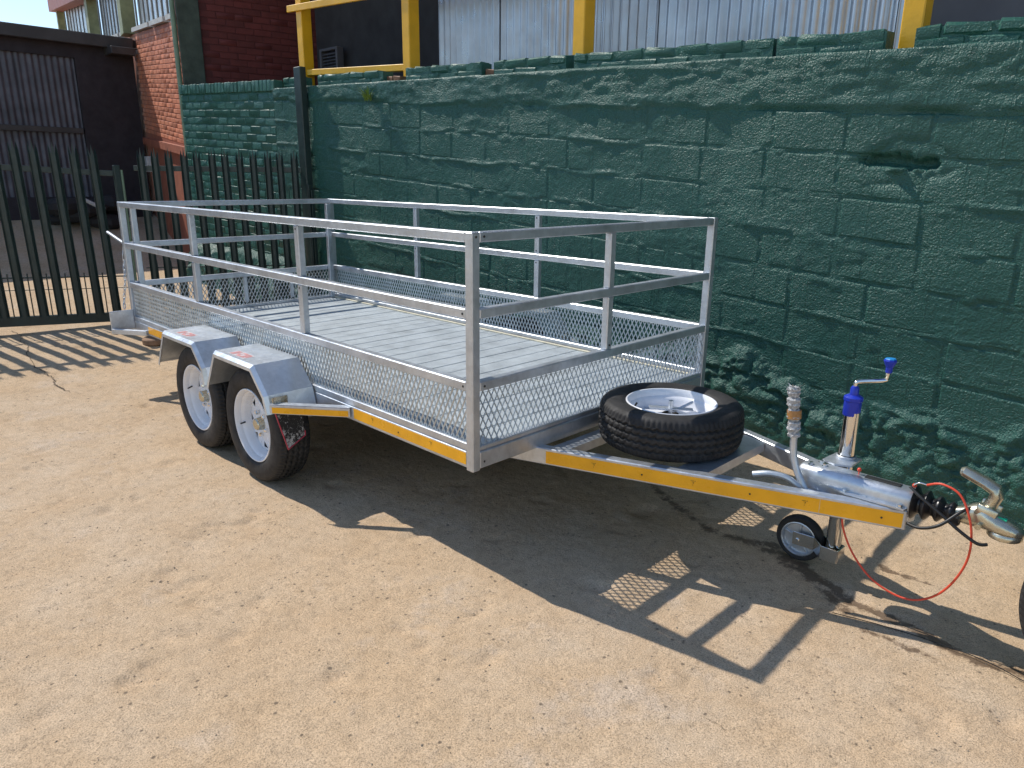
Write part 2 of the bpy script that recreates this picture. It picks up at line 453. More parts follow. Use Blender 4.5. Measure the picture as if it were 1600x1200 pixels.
# loose grit on the concrete
pb = MB(); oc = [(1, 0, 0), (-1, 0, 0), (0, 1, 0), (0, -1, 0), (0, 0, 1), (0, 0, -1)]
of = [(0, 2, 4), (2, 1, 4), (1, 3, 4), (3, 0, 4), (2, 0, 5), (1, 2, 5), (3, 1, 5), (0, 3, 5)]
def gh(x, y): return gz(x) + .010*fbm(x*.8, y*.8, 3) + .005*fbm(x*5, y*5, 5, 4)
px_ = np.concatenate([rng.uniform(-5.5, 2.6, 2600), rng.uniform(-1.5, 2.2, 2400)]); py_ = np.concatenate([rng.uniform(-2.2, 2.0, 2600), rng.uniform(-1.9, 1.7, 2400)])
pz_ = gh(px_, py_)
for x, y, z in zip(px_, py_, pz_):
    s_ = .0012+.0042*random.random()**3.5; ra = random.uniform(0, 6.28); ca, sa = math.cos(ra), math.sin(ra)
    k = (random.uniform(.7, 1.5), random.uniform(.6, 1.1), random.uniform(.4, .9))
    pb.add([(x+s_*(ca*a*k[0]-sa*b*k[1]), y+s_*(sa*a*k[0]+ca*b*k[1]), z+s_*c*k[2]) for a, b, c in oc], of)
tag(pb.build('loose_grit', 'stone'), 'fine brown grit scattered over the yard concrete', 'grit', kind='stuff')

# ------------------------------------------------------------------ retaining wall
SL = -.07                                       # the courses run gently downhill to the right
YW = 2.15
def zc(k, x): return 1.80-.205*k+SL*(x+4.48)    # bed joint below course k-1
def zl(x): return 2.343-.042*(x+4.48)           # ledge
def zfoot(x): return .42+.10*vn(x*1.6, 0*x, 77)+.06*vn(x*5, 0*x, 78)
def smear(x, z):
    """height of the painted mortar / plaster skin relative to the wall plane (towards the yard)"""
    k = (1.80+SL*(x+4.48)-z)/.205
    dj = (k-np.round(k))*.205                   # signed distance from the nearest bed joint
    kk = np.round(k)
    wob = .016*vn(x*3.1, kk*7.7, 41)
    a = vn(x*1.7, kk*3.3, 42)
    ridge = np.exp(-((dj-wob)/(.007+.009*np.abs(vn(x*4, kk, 43))))**2)*np.clip(a*1.5+.25+.7*vn(x*14, kk, 52), -.45, 1.0)*.0105
    s = -.0015 + ridge
    s += .0026*fbm(x*9, z*9, 44, 4)+.0014*fbm(x*34, z*34, 53, 2)
    s += np.clip(fbm(x*1.3, z*3.4, 45, 4)-.14, 0, .5)*.015          # thick smears over the blocks
    s += .0032*np.clip(fbm(x*3.2+z*.8, z*20, 56, 4)-.18, 0, .6)*2+.0035*np.clip(np.abs(fbm(x*9, z*12, 57, 4))-.20, 0, .5)*2   # trowel strokes, splats
    band = sstep(-.03, .015, z-zc(-2, x))       # cast top band
    s += band*(.012+.0065*fbm(x*8, z*22, 46, 5)+.006*np.clip(fbm(x*2, z*9, 47, 4), -.3, .6))
    s -= np.exp(-((z-zc(-2, x))/.016)**2)*.018*np.clip(.4+fbm(x*4, z*2, 48, 2)*1.6, 0, 1)
    # rough lumps near the foot
    zf = zfoot(x)
    m = sstep(.10, -.06, z-zf)
    lump = np.abs(fbm(x*9, z*12, 49, 5))+.25*np.abs(fbm(x*30, z*30, 54, 2))
    s += m*(.012+.050*sstep(0, .35, zf-z)+.085*np.clip(lump-.08, 0, .5)*sstep(.45, 0, zf-z))
    # broken-out hole
    hx, hz = (x-.70)/.145, (z-(1.622-.03*(x-.7)+.012*vn(x*9, x*0, 55)))/.036
    s -= .055*sstep(1.15, .70, np.hypot(hx, hz)+.75*fbm(x*16, z*22, 50, 4))
    s += .030*sstep(1.0, .2, np.hypot((x-.72)/.14, (z-1.588)/.026))*np.clip(.35+1.6*fbm(x*26, z*26, 51, 3), 0, 1.2)
    return s
wall = thing('retaining_wall', (-1.5, YW, 0), 'long dark green painted concrete block retaining wall behind the trailer', 'wall')
XW0, XW1 = -5.38, 4.6
wx = axis((XW0, -1.0, .016), (-1.0, 2.0, .0115), (2.0, XW1, .05)); nz = 210
U_ = np.linspace(0, 1, nz)
XX = np.repeat(wx[:, None], nz, 1); ZB = -.12; ZZ = ZB+(zl(XX)-ZB)*U_[None, :]
YY = YW-smear(XX, ZZ)
P = np.stack([XX, YY, ZZ], -1)
top = P[:, -1:, :].copy(); top2 = top.copy()
top[..., 2] += .004+.004*vn(top[..., 0]*9, top[..., 0]*0, 60); top[..., 1] += .012
top2[..., 1] = YW+.42; top2[..., 2] = zl(top2[..., 0])+.004
P = np.concatenate([P, top, top2], 1) - np.array(wl(wall))
link('painted_skin', grid_mesh('painted_skin', P, 'green'), wall)
MB().box((XW0, YW+.06, -.15), (XW1, YW+.30, 2.0), 0).build('core', 'dark', wall)
# the blocks
nb = 0
for k in range(-1, 10):
    off = (.2 if k % 2 else 0)+.03*random.random()
    x = XW0-off
    while x < 3.2:
        wdt = .40+random.uniform(-.012, .012)
        if abs(random.random()) < .10: wdt = .20
        x0, x1 = max(x, XW0)+.0035, x+wdt-.0035
        x += wdt
        if x1-x0 < .08: continue
        xm = (x0+x1)/2
        zt_, zb_ = zc(k-1, xm)-.006, zc(k, xm)+.006
        if zb_ < float(zfoot(np.array(xm)))-.10: continue
        e1 = np.array([0, .003, .008, .016]); wl_ = x1-x0
        u = np.concatenate([e1/wl_, np.linspace(.03, wl_-.03, 8)/wl_, 1-e1[::-1]/wl_]); v = np.concatenate([e1/.197, np.linspace(.03, .167, 4)/.197, 1-e1[::-1]/.197])
        BX = x0+(x1-x0)*u[:, None]+0*v[None, :]
        jb = .003*vn(BX*6, BX*0+k, 62); BZ = (zc(k, BX)+.004)+(.197)*v[None, :]+jb
        edge = np.minimum(np.minimum(u, 1-u)[:, None]*(x1-x0), np.minimum(v, 1-v)[None, :]*.197)
        prof = sstep(-.001, .0085, edge)
        o0 = random.uniform(-.0022, .0020); tx = random.uniform(-.004, .004); tz = random.uniform(-.004, .004)
        D = -.012+prof*(.0128+o0+tx*(u[:, None]-.5)+tz*(v[None, :]-.5))+.0016*fbm(BX*14, BZ*14, 61, 2)
        hx = np.hypot((BX-.70)/.17, (BZ-1.615)/.055); D = D-.075*sstep(1.35, .9, hx)
        c0 = np.array([xm, YW, (zt_+zb_)/2])
        Q = np.stack([BX, YW-D, BZ], -1)-c0
        link('block', grid_mesh('block', Q, 'green'), wall, c0); nb += 1

# parapet of painted brick stubs on the ledge, with gaps
def brick_mesh(name, L, H, D, mat, jit=.004, ch=.007):
    b = MB().box((-L/2, 0, -H/2), (L/2, D, H/2), ch)
    b.v = [(x+random.uniform(-jit, jit), y+random.uniform(-jit, jit)*.6, z+random.uniform(-jit, jit)) for x, y, z in b.v]
    return b.mesh(name, mat, smooth=40)
pm = [brick_mesh('brick', .214, .058, .11, 'green_brick', .008, .013) for _ in range(5)]
pmr = [brick_mesh('brick', .10, .055, .10, 'raw_brick', .006) for _ in range(2)]
for a, b in ((-5.36, -4.99), (-4.70, -3.642), (-3.316, -2.39), (-2.25, -1.545), (-1.475, -.078), (-.058, .50), (.63, 3.2)):
    pz = MB(); n = max(2, int((b-a)/.05)); vs = []
    for i in range(n+1):
        x = a+(b-a)*i/n; z0 = zl(x)
        y0 = 2.262+.006*random.uniform(-1, 1)
        vs += [(x, y0, z0-.01), (x, y0-.002, z0+.104+random.uniform(-.006, .006)), (x, y0+.105, z0+.106), (x, y0+.105, z0-.01)]
    fs = []
    for i in range(n):
        for j in range(4): fs.append((4*i+j, 4*i+(j+1) % 4, 4*i+4+(j+1) % 4, 4*i+4+j))
    fs += [(0, 1, 2, 3), (4*n+3, 4*n+2, 4*n+1, 4*n)]
    pz.add(vs, fs)
    par = pz.build('parapet', 'green_brick', wall, 40)
    for r in range(2):
        x = a+.004-(.11 if r else 0)
        while x < b-.05:
            xa, xb = max(x, a+.003), min(x+.215, b-.003)
            if xb-xa > .06:
                o = link('brick', random.choice(pm), par, ((xa+xb)/2, 2.253+random.uniform(-.004, .004), zl((xa+xb)/2)+.027+.054*r), (random.uniform(-.04, .04), .045+random.uniform(-.02, .02), random.uniform(-.015, .015)))
                o.scale = ((xb-xa)/.218, 1, 1)
            x += .222
for x in (-3.60, -3.50, -2.33):
    link('broken_brick', random.choice(pmr), wall, (x, 2.30, zl(x)+.035), (0, .04, random.uniform(-.2, .2)))

# the taller brick end of the wall at the far left
bw = thing('brick_wall_end', (-6.4, 2.15, 0), 'taller green painted brick wall end beside the red brick building', 'wall')
BZT = 2.62
def zbt(x): return 2.575-.052*(x+7.5)
c_ = MB(); c_.prism([(-7.74, 2.165, .1), (-5.40, 2.165, .1), (-5.40, 2.165, zbt(-5.40)-.01), (-7.74, 2.165, zbt(-7.74)-.01)], (0, .22, 0)); c_.build('mortar_core', 'green_brick', bw)
bml = [brick_mesh('brick', .214, .078, .06, 'green_brick', .004, .010) for _ in range(6)]
soldier = [brick_mesh('brick', .074, .105, .10, 'green_brick', .004) for _ in range(3)]
x = -7.72
while x < -5.42:
    link('brick', random.choice(soldier), bw, (x+.04, 2.142+random.uniform(-.003, .003), zbt(x+.04)-.053), (0, .05, 0)); x += .082
for r in range(25):
    x = -7.73-(.11 if r % 2 else 0)
    while x < -5.42:
        xa, xb = max(x, -7.735), min(x+.212, -5.405)
        zm = zbt((xa+xb)/2)-.155-.083*r
        if xb-xa > .05 and zm > .45:
            o = link('brick', random.choice(bml), bw, ((xa+xb)/2, 2.1595+random.uniform(-.003, .002), zm), (random.uniform(-.02, .02), .05+random.uniform(-.008, .008), random.uniform(-.008, .008)))
            o.scale = ((xb-xa)/.212, 1, 1)
        x += .222
# rough plaster skirt at its foot
sx = np.linspace(-7.7, -5.3, 120); sz = np.linspace(.0, .78, 50)
XX, ZZ = np.meshgrid(sx, sz, indexing='ij')
prot = .03+.16*sstep(.75, .15, ZZ)+.10*np.abs(fbm(XX*5, ZZ*7, 81, 4))*sstep(.78, .5, ZZ)-.10*sstep(.6, .78, ZZ)
link('plaster_skirt', grid_mesh('plaster_skirt', np.stack([XX, 2.15-prot, ZZ+.03*vn(XX*3, XX*0, 3)], -1)-np.array(wl(bw)), 'green'), bw)

# tuft of grass growing out of the ledge joint
gt = thing('grass_tuft', (-3.66, 2.10, 2.16), 'small bright green grass tuft sprouting from the top of the green wall', 'grass')
for i in range(70):
    a = random.uniform(-2.8, .1) if i % 3 else random.uniform(0, 6.28); ln = random.uniform(.07, .18); b_ = MB()
    base = Vector((-3.66+random.uniform(-.045, .045), 2.115+random.uniform(-.01, .006), 2.17+random.uniform(-.015, .02)))
    d = Vector((math.cos(a)*.5, math.sin(a)*.5, random.uniform(.7, 1.2))); vs = []
    sd = Vector((-math.sin(a), math.cos(a), 0))*random.uniform(.002, .004)
    for t in (0, .35, .7, 1):
        p = base+d*ln*t+Vector((math.cos(a)*.4, math.sin(a)*.4, -.75))*ln*t*t*.6; w = sd*(1-t*.9)
        vs += [p-w, p+w]
    b_.add(vs, [(0, 1, 3, 2), (2, 3, 5, 4), (4, 5, 7, 6)]); b_.build('blade', 'grass', gt)

# ------------------------------------------------------------------ red brick building
bb = thing('brick_building', (-7.75, 2.235, 0), 'red brick building with barred high windows beyond the green wall', 'building')
A = Vector((-7.75, 2.235, 0)); T = Vector((-.9806, .1961, 0)); N = Vector((-.1961, -.9806, 0)); T2 = Vector((.1961, .9806, 0)); N2 = Vector((.9806, -.1961, 0))
th1 = math.atan2(-.1961, .9806); th2 = math.atan2(.9806, .1961)
def zs(x): return 3.385-.095*(x+7.8)            # window sill line
def onw(x, z, out=0.0):                          # point on the yard face of the building at world x
    s = (x-A.x)/T.x; return A+T*s+N*out+Vector((0, 0, z))
m = MB(); xs = [-7.75, -11.2, -16, -24]
for a, b in zip(xs[:-1], xs[1:]):
    m.prism([onw(a, 0), onw(b, 0), onw(b, zs(b)-.04), onw(a, zs(a)-.04)], -N*.25)
orange = m.build('orange_wall', 'orange_mortar', bb)
om = [brick_mesh('brick', .286, .052, .04, 'orange_brick', .0012, .003) for _ in range(5)]
for r in range(23):
    x = -7.76+(.15 if r % 2 else 0); first = True
    while x > -11.15:
        L = .148 if (first and r % 2) else .298
        xm = x-L/2 if not (first and r % 2) else -7.76-L/2
        if first and r % 2: x = -7.76
        zz = zs(xm)-.115-.062*r
        o = link('brick', random.choice(om), orange, onw(xm, zz, .004+random.uniform(-.0006, .001)), (0, .092, th1)); o.scale = ((L-.012)/.286, 1, 1)
        x -= L; first = False
m = MB(); m.prism([onw(-7.80, 1.755, .06), onw(-12.4, 2.10, .06), onw(-12.4, 2.20, .06), onw(-7.80, 1.86, .06)], -N*.10); m.build('plaster_band', 'orange_mortar', bb)
m = MB()
m.prism([A+Vector((0, 0, .4)), A+T2*2.6+Vector((0, 0, .4)), A+T2*2.6+Vector((0, 0, 6.5)), A+Vector((0, 0, 6.5))], -N2*.25)
redw = m.build('red_wall', 'red_mortar', bb)
rm = [brick_mesh('brick', .212, .066, .03, 'red_brick', .0012, .003) for _ in range(4)]
for r in range(20):
    s = .34-(.11 if r % 2 else 0)
    while s < 2.0:
        a_ = max(s, .24); L = s+.212-a_
        if L > .05:
            p = A+T2*(a_+L/2)+N2*.004+Vector((0, 0, 2.45+.076*r)); o = link('brick', random.choice(rm), redw, p, (0, 0, th2)); o.scale = (L/.212, 1, 1)
        s += .222
m = MB(); m.obox(A+T2*.11+N2*.02+Vector((0, 0, 4.4)), (.13, .03, 2.1), (T2, N2, Vector((0, 0, 1))), .006); m.build('corner_pilaster', 'pilaster', bb)
m = MB(); pp = onw(-7.78, 0, .05); m.tube([pp+Vector((0, 0, 1.2)), pp+Vector((.0, 0, 6.4))], .03, 12); m.build('downpipe', 'pipe_green', bb, True)
# high windows with vertical burglar bars
wins = [(-7.9, -11.05, 9), (-11.95, -15.6, 9), (-16.6, -23.4, 9)]
for i, (xa, xb, nbar) in enumerate(wins):
    m = MB(); m.prism([onw(xa, zs(xa), -.08), onw(xb, zs(xb), -.08), onw(xb, zs(xb)+2.2, -.08), onw(xa, zs(xa)+2.2, -.08)], -N*.02)
    w_ = m.build('window', 'pane', bb)
    for k in range(nbar):
        x = xa+(xb-xa)*(k+.5)/nbar
        m = MB(); m.obox(onw(x, zs(x)+1.1, -.02), (.022+.008*(i > 0)*2, .012, 1.1), (T, N, Vector((0, 0, 1))), .003); m.build('burglar_bar', 'barpaint', w_)
    for (f0, f1) in ((0.0, .10), (.16, .48), (.52, .98)):
        a_, b_ = xa+(xb-xa)*f0, xa+(xb-xa)*f1
        m = MB(); m.prism([onw(a_, zs(a_)-.03, .06), onw(b_, zs(b_)-.03, .06), onw(b_, zs(b_)+.03, .06), onw(a_, zs(a_)+.03, .06)], -N*.12); m.build('sill', 'sill', w_)
for x, w in ((-11.5, .36), (-16.1, .42), (-23.7, .3)):
    m = MB(); m.obox(onw(x, zs(x)+1.1, .03), (w/2, .10, 1.15), (T, N, Vector((0, 0, 1))), .006); m.build('mullion_column', 'mullion', bb)
m = MB(); m.prism([onw(-24.6, 6.16, .25), onw(-15.5, 4.93, .25), onw(-15.5, 6.9, .25), onw(-24.6, 8.1, .25)], -N*.3); m.build('roof_fascia', 'roofred', bb)
m = MB(); m.prism([onw(-7.75, zs(-7.75)+2.2), onw(-24, zs(-24)+2.2), onw(-24, zs(-24)+2.6), onw(-7.75, 6.5)], -N*.25); m.build('lintel', 'red_mortar', bb)
m = MB(); m.obox(onw(-10.9, 1.69, .05), (.11, .05, .12), (T, N, Vector((0, 0, 1))), .008)
tag(m.build('meter_box', 'box', None), 'small pale grey meter box on the orange brick wall behind the fence', 'box')
m = MB(); p0 = onw(-11.9, 2.25, .05); m.tube([p0+N*-.04+Vector((0, 0, .03)), p0, onw(-11.95, 1.2, .05)], .022, 8)
tag(m.build('conduit_pipe', 'sill', None, True), 'thin pale conduit pipe running down the shaded brick wall beside the shed', 'pipe')

# ------------------------------------------------------------------ dark shed
def corrugated(m, p0, d, z0, z1, L, pitch, amp, nrm, seg=6):
    """corrugated sheet hanging from p0 along d (unit, horizontal); z0, z1 may be callables of the run"""
    n = max(2, int(L/pitch*seg)); vs = []; fs = []
    for i in range(n+1):
        s = L*i/n; o = amp*math.sin(2*math.pi*s/pitch); p = p0+d*s+nrm*o
        a = z0(s) if callable(z0) else z0; b = z1(s) if callable(z1) else z1
        vs += [(p.x, p.y, a), (p.x, p.y, b)]
        if i: fs.append((2*i-2, 2*i, 2*i+1, 2*i-1))
    m.add(vs, fs)
sh = thing('storage_shed', (-11.2, 0, .85), 'dark storage shed with grey corrugated sliding door behind the gate', 'shed')
SX = -11.2
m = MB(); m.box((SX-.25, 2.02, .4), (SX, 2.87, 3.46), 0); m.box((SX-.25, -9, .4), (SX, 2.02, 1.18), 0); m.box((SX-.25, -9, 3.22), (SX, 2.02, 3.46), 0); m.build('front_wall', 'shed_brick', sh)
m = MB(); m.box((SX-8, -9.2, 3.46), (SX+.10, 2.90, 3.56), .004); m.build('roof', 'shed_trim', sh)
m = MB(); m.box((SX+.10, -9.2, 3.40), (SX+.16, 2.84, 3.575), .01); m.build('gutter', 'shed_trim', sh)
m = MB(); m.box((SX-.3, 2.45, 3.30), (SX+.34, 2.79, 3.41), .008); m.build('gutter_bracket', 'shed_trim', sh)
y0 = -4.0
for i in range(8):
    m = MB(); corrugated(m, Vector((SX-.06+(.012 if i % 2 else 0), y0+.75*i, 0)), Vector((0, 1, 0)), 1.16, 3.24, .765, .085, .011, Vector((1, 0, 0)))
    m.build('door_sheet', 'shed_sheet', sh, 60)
m = MB(); m.box((SX-.03, -4, 2.13), (SX+.02, 2.0, 2.21), .004); m.build('door_rail', 'shed_trim', sh)
m = MB(); m.box((SX-8, -9, .4), (SX-7.9, 2.9, 3.46), 0); m.box((SX-8, -9, .4), (SX-.25, -8.9, 3.46), 0); m.build('back_wall', 'shed_brick', sh)
m = MB(); m.tube([(-10.3, 1.55, 1.20), (-10.2, 1.85, 1.02)], .028, 8)
tag(m.build('scrap_pipe', 'sill', None, True), 'short pale pipe propped in the shade in front of the shed', 'pipe')
m = MB()
for i in range(14): m.sphere((-10.75+random.uniform(-.3, .3), 1.9+random.uniform(-.6, .4), .72+random.uniform(0, .4)), random.uniform(.12, .24), 7, 5, (1.2, 1.3, .7))
tag(m.build('scrap_heap', 'dark', None), 'dark heap of scrap lying in shade against the shed wall', 'heap', kind='stuff')

# ------------------------------------------------------------------ upper yard behind the parapet
m = MB(); m.box((-7.3, YW+.40, -.1), (9, 9, 2.06), 0); tag(m.build('upper_terrace', 'grey_panel'), None, kind='structure')
yf = thing('yellow_frame', (-2.4, 2.45, 2.1), 'yellow painted steel post and beam frame standing behind the green parapet', 'frame')
for x in (-5.325, -3.575, -1.642, .50):
    m = MB(); m.box((x, 2.43, 2.0), (x+.102, 2.545, 4.7), .006); m.build('post', 'yellow', yf)
def sl_beam(m, xa, xb, za, zb, y0, y1, h):
    m.bar((xa, (y0+y1)/2, za+h/2), (xb, (y0+y1)/2, zb+h/2), y1-y0, h, ch=.004)
m = MB(); sl_beam(m, -5.46, -1.0, 3.133, 2.875, 2.405, 2.428, .062); m.build('top_beam', 'yellow', yf)
m = MB(); sl_beam(m, -5.22, -3.577, 2.522, 2.425, 2.45, 2.52, .056); m.build('lower_beam', 'yellow', yf)
m = MB(); sl_beam(m, -5.6, 3, 4.75, 4.3, 2.43, 2.53, .1); m.build('eaves_beam', 'yellow', yf)
cw = thing('corrugated_wall', (-1.5, 2.75, 2.1), 'grey blue corrugated metal sheet wall behind the yellow posts', 'wall')
x = -3.46; k = 0
while x < .36:
    L = min(.78, .40-x)
    m = MB(); corrugated(m, Vector((x, 2.75+(.010 if k % 2 else 0), 0)), Vector((1, 0, 0)), 2.0, 4.3, L, .076, .015, Vector((0, -1, 0)), 8)
    m.build('sheet', 'corr', cw, 60); x += .762; k += 1
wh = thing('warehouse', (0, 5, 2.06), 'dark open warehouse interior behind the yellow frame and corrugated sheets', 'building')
m = MB(); m.box((-7.0, 6.4, 2.0), (9, 6.5, 4.9), 0); m.build('back_wall', 'dark', wh)  # unseen near-black back wall, added so the opening stays dark
m = MB(); m.box((-7.0, 2.95, 4.85), (9, 6.6, 4.95), 0); m.box((-7.0, 2.60, 4.80), (-3.5, 2.95, 4.9), 0); m.build('roof', 'dark', wh)  # unseen roof slabs, added to keep daylight out of the interior
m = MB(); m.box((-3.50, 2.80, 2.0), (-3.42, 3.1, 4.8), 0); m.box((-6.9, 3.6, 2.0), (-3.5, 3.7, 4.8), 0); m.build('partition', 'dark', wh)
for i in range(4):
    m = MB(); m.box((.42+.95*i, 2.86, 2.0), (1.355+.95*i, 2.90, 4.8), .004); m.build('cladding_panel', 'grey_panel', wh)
lv = thing('louvre_vent', (-6.4, 3.5, 2.75), 'small grey louvred vent in the dark opening behind the left yellow post', 'vent')
m = MB(); m.box((-6.62, 3.46, 2.72), (-6.58, 3.55, 3.03)); m.box((-6.26, 3.46, 2.72), (-6.22, 3.55, 3.03)); m.box((-6.58, 3.465, 3.0), (-6.26, 3.55, 3.03)); m.build('frame', 'grey_panel', lv)
for i in range(7):
    m = MB(); m.bar((-6.58, 3.49, 2.75+.036*i), (-6.26, 3.49, 2.75+.036*i), .03, .004, (0, -.6, .8)); m.build('slat', 'grey_panel', lv)

# ------------------------------------------------------------------ palisade gate and fence
def pale_mesh(name, h, w=.062):
    sec = [(-w/2, 0), (-w*.42, .014), (-w*.17, .004), (w*.17, .004), (w*.42, .014), (w/2, 0)]
    vs = []; fs = []
    for z in (0, h-.15):
        for (x, y) in sec: vs.append((x, y, z))
    for i in range(5): fs.append((i, i+1, 6+i+1, 6+i))
    # three sharp points, the outer two splayed forwards
    t_ = h-.10
    vs = [v if i < 6 else (v[0], v[1], t_) for i, v in enumerate(vs)]
    vs += [(-w*.40, .022, h-.02), (0, .004, h), (w*.40, .022, h-.02)]
    fs += [(6, 7, 12), (7, 8, 12), (8, 9, 13), (9, 10, 14), (10, 11, 14)]
    m = MB(); m.add(vs, fs); me = m.mesh(name, 'fence'); return me
def solid(o, t):
    s = o.modifiers.new('thickness', 'SOLIDIFY'); s.thickness = t; s.offset = 0; return o
gate = thing('palisade_gate', (-5.7, -.4, .14), 'dark green steel palisade gate with spiked pales and low anti-dog rods', 'gate')
def gp(y, z): return Vector((-5.7+.14*(y+.4), y, z-.05*(y+.4)))
gd = Vector((.14, 1, 0)).normalized(); gang = math.atan2(1, .14)
pm_ = pale_mesh('pale', 1.56, .074)
ys = [-2.05, -1.905, -1.76, -1.613, -1.465, -1.32, -1.172, -1.025, -.88, -.73, -.581, -.43, -.283, -.136, .002, .152, .303, .448]
ys = [y+.02 for y in ys]
for y in ys: solid(link('pale', pm_, gate, gp(y, .27), (0, R(-1.0), gang)), .003)
for (y0, y1, z, w, h, nm) in ((-2.15, .62, 1.585, .035, .05, 'top_rail'), (-2.15, .62, .642, .012, .012, 'low_rail'), (-2.15, .62, .532, .006, .006, 'tie_rod'), (-2.15, .62, .255, .05, .085, 'bottom_rail')):
    m = MB(); m.bar(gp(y0, z)+Vector((-.03, 0, 0)), gp(y1, z)+Vector((-.03, 0, 0)), w, h); m.build(nm, 'fence', gate)
for a, b in zip(ys[:-1], ys[1:]):
    y = (a+b)/2; m = MB(); p = gp(y, .29)+Vector((-.03, 0, 0)); q = gp(y, .685)+Vector((-.03, 0, 0)); m.tube([p, q-Vector((0, 0, .02)), q], [.0055, .0055, .001], 6)
    m.sphere(q-Vector((0, 0, .012)), .008, 6, 4); m.build('spike_rod', 'fence', gate)
m = MB()
m.bar(gp(.62, .21), gp(.62, 1.66), .05, .05, (1, 0, 0)); m.build('stile', 'fence', gate)
m = MB(); m.tube([gp(.66, 1.62), gp(.66, .3)], .014, 8); m.build('lit_edge', 'pipe_green', gate, True)  # thin pale tube paints the lit edge of the gate pole
fen = thing('palisade_fence', (-5.2, 1.4, .12), 'short dark green palisade fence panel between the gate and the green wall', 'fence')
F0 = Vector((-5.50, .80, 0)); F1 = Vector((-4.75, 2.06, 0)); fd = (F1-F0).normalized(); fang = math.atan2(fd.y, fd.x); FL = (F1-F0).length
pf = pale_mesh('pale', 1.55, .066)
nP = 12
for i in range(nP):
    p = F0+fd*(FL*(i+.15)/(nP-.3)); solid(link('pale', pf, fen, p+Vector((0, 0, .225)), (0, R(random.uniform(-.5, .5)), fang)), .003)
fn_ = Vector((-fd.y, fd.x, 0))
for (z, w, h, nm) in ((1.585, .035, .048, 'top_rail'), (.66, .012, .012, 'low_rail'), (.30, .035, .05, 'bottom_rail')):
    m = MB(); m.bar(F0-fd*.05+fn_*.03+Vector((0, 0, z)), F1+fn_*.03+Vector((0, 0, z)), w, h); m.build(nm, 'fence', fen)
for i in range(nP*2-1):
    p = F0+fd*(FL*(i/2+.4)/(nP-.3))+fn_*.03; m = MB(); m.tube([p+Vector((0, 0, .3)), p+Vector((0, 0, .70)), p+Vector((0, 0, .73))], [.005, .005, .001], 6); m.build('spike_rod', 'fence', fen)
gpst = thing('gate_post', (-4.735, 2.09, .1), 'tall dark green steel post bolted against the green block wall', 'post')
m = MB(); m.box((-4.79, 2.055, .0), (-4.67, 2.122, 2.52), .006); m.build('column', 'fence', gpst)
m = MB(); m.box((-4.66, 2.05, .0), (-4.635, 2.10, 1.45), .003); m.box((-4.615, 2.06, .0), (-4.605, 2.09, 1.40), .002); m.build('hinge_bar', 'fence', gpst)

# ================================================================== WHEELS (shared meshes; axis along y, outer face towards -y)
def tyre_mesh(Rt=.305, hw=.0925):
    side = [(.187, -.070), (.190, -.0785), (.198, -.0815), (.199, -.0845), (.215, -.089), (.235, -.0925), (.255, -.0925), (.268, -.090), (.276, -.0885), (.279, -.086), (.289, -.081)]
    tr = [(-.0745+.149*i/46) for i in range(47)]
    prof = [(r, y) for r, y in side]+[(.3055-.0105*abs(y/.0745)**3.2, y) for y in tr]+[(r, -y) for r, y in side[::-1]]
    prof = np.array(prof); n = 420; a = np.linspace(0, 2*np.pi, n+1)
    r = np.repeat(prof[None, :, 0], n+1, 0); y = np.repeat(prof[None, :, 1], n+1, 0); A_ = a[:, None]+0*r
    wave = lambda c, ph: np.abs(np.sin(A_*c/2+ph))
    cut = np.zeros_like(r)
    for yc, ph in ((-.044, 0), (-.015, .8), (.015, 0), (.044, .8)):
        d = np.abs(y-(yc+(wave(56, ph)-.5)*.008)); cut = np.maximum(cut, sstep(.0056, .0030, d))
    sh_ = (np.abs(y) > .056) & (np.abs(y) < .0785)
    cut = np.maximum(cut, .75*sh_*sstep(.30, .10, np.abs(((A_*84/(2*np.pi)) % 1)-.5)*2))
    mid = (np.abs(y) < .056)
    cut = np.maximum(cut, .35*mid*sstep(.22, .06, np.abs(((A_*56/(2*np.pi)+y*16) % 1)-.5)*2))
    tread = (np.abs(y) < .0785)
    r = r-cut*tread*.0105
    P = np.stack([r*np.cos(A_), y, r*np.sin(A_)], -1)
    return grid_mesh('tyre', P, 'rubber')
TYRE = tyre_mesh()
m = MB(); m.lathe([(.180, -.064), (.190, -.0755), (.1925, -.079), (.1925, -.0825), (.190, -.0850), (.1855, -.0840), (.1815, -.077), (.178, -.066), (.1765, -.055), (.168, -.048), (.163, -.038), (.159, -.012), (.159, .03), (.172, .05), (.177, .075), (.192, .082)], 120, axis='y')
Ro, Ri = .1595, .036
def pt(r, a, y): return (r*math.cos(a), y, r*math.sin(a))
def dy(r): return np.interp(r, [.036, .060, .095, .138, .1595], [-.028, -.028, -.024, -.016, -.008])
for k in range(8):
    c = 2*math.pi*k/8+.2; h = math.pi/8; q = R(9.5)
    vs = [pt(Ro, c-h, dy(Ro)), pt(Ro, c-q, dy(Ro)), pt(Ro, c+q, dy(Ro)), pt(Ro, c+h, dy(Ro)), pt(Ri, c+h, dy(Ri)), pt(Ri, c, dy(Ri)), pt(Ri, c-h, dy(Ri)),
          pt(.139, c-q, dy(.139)), pt(.139, c+q, dy(.139)), pt(.098, c, dy(.098))]
    fs = [(0, 1, 7), (1, 2, 8, 7), (2, 3, 8), (3, 4, 9, 8), (4, 5, 9), (5, 6, 9), (6, 0, 7, 9)]
    m.add(vs, fs)
    b = [(v[0], v[1]+.003, v[2]) for v in vs[7:]]                     # walls of the triangular hole
    m.add(vs[7:]+b, [(0, 1, 4, 3), (1, 2, 5, 4), (2, 0, 3, 5)])
RIM = m.mesh('wheel', 'rim', smooth=30)
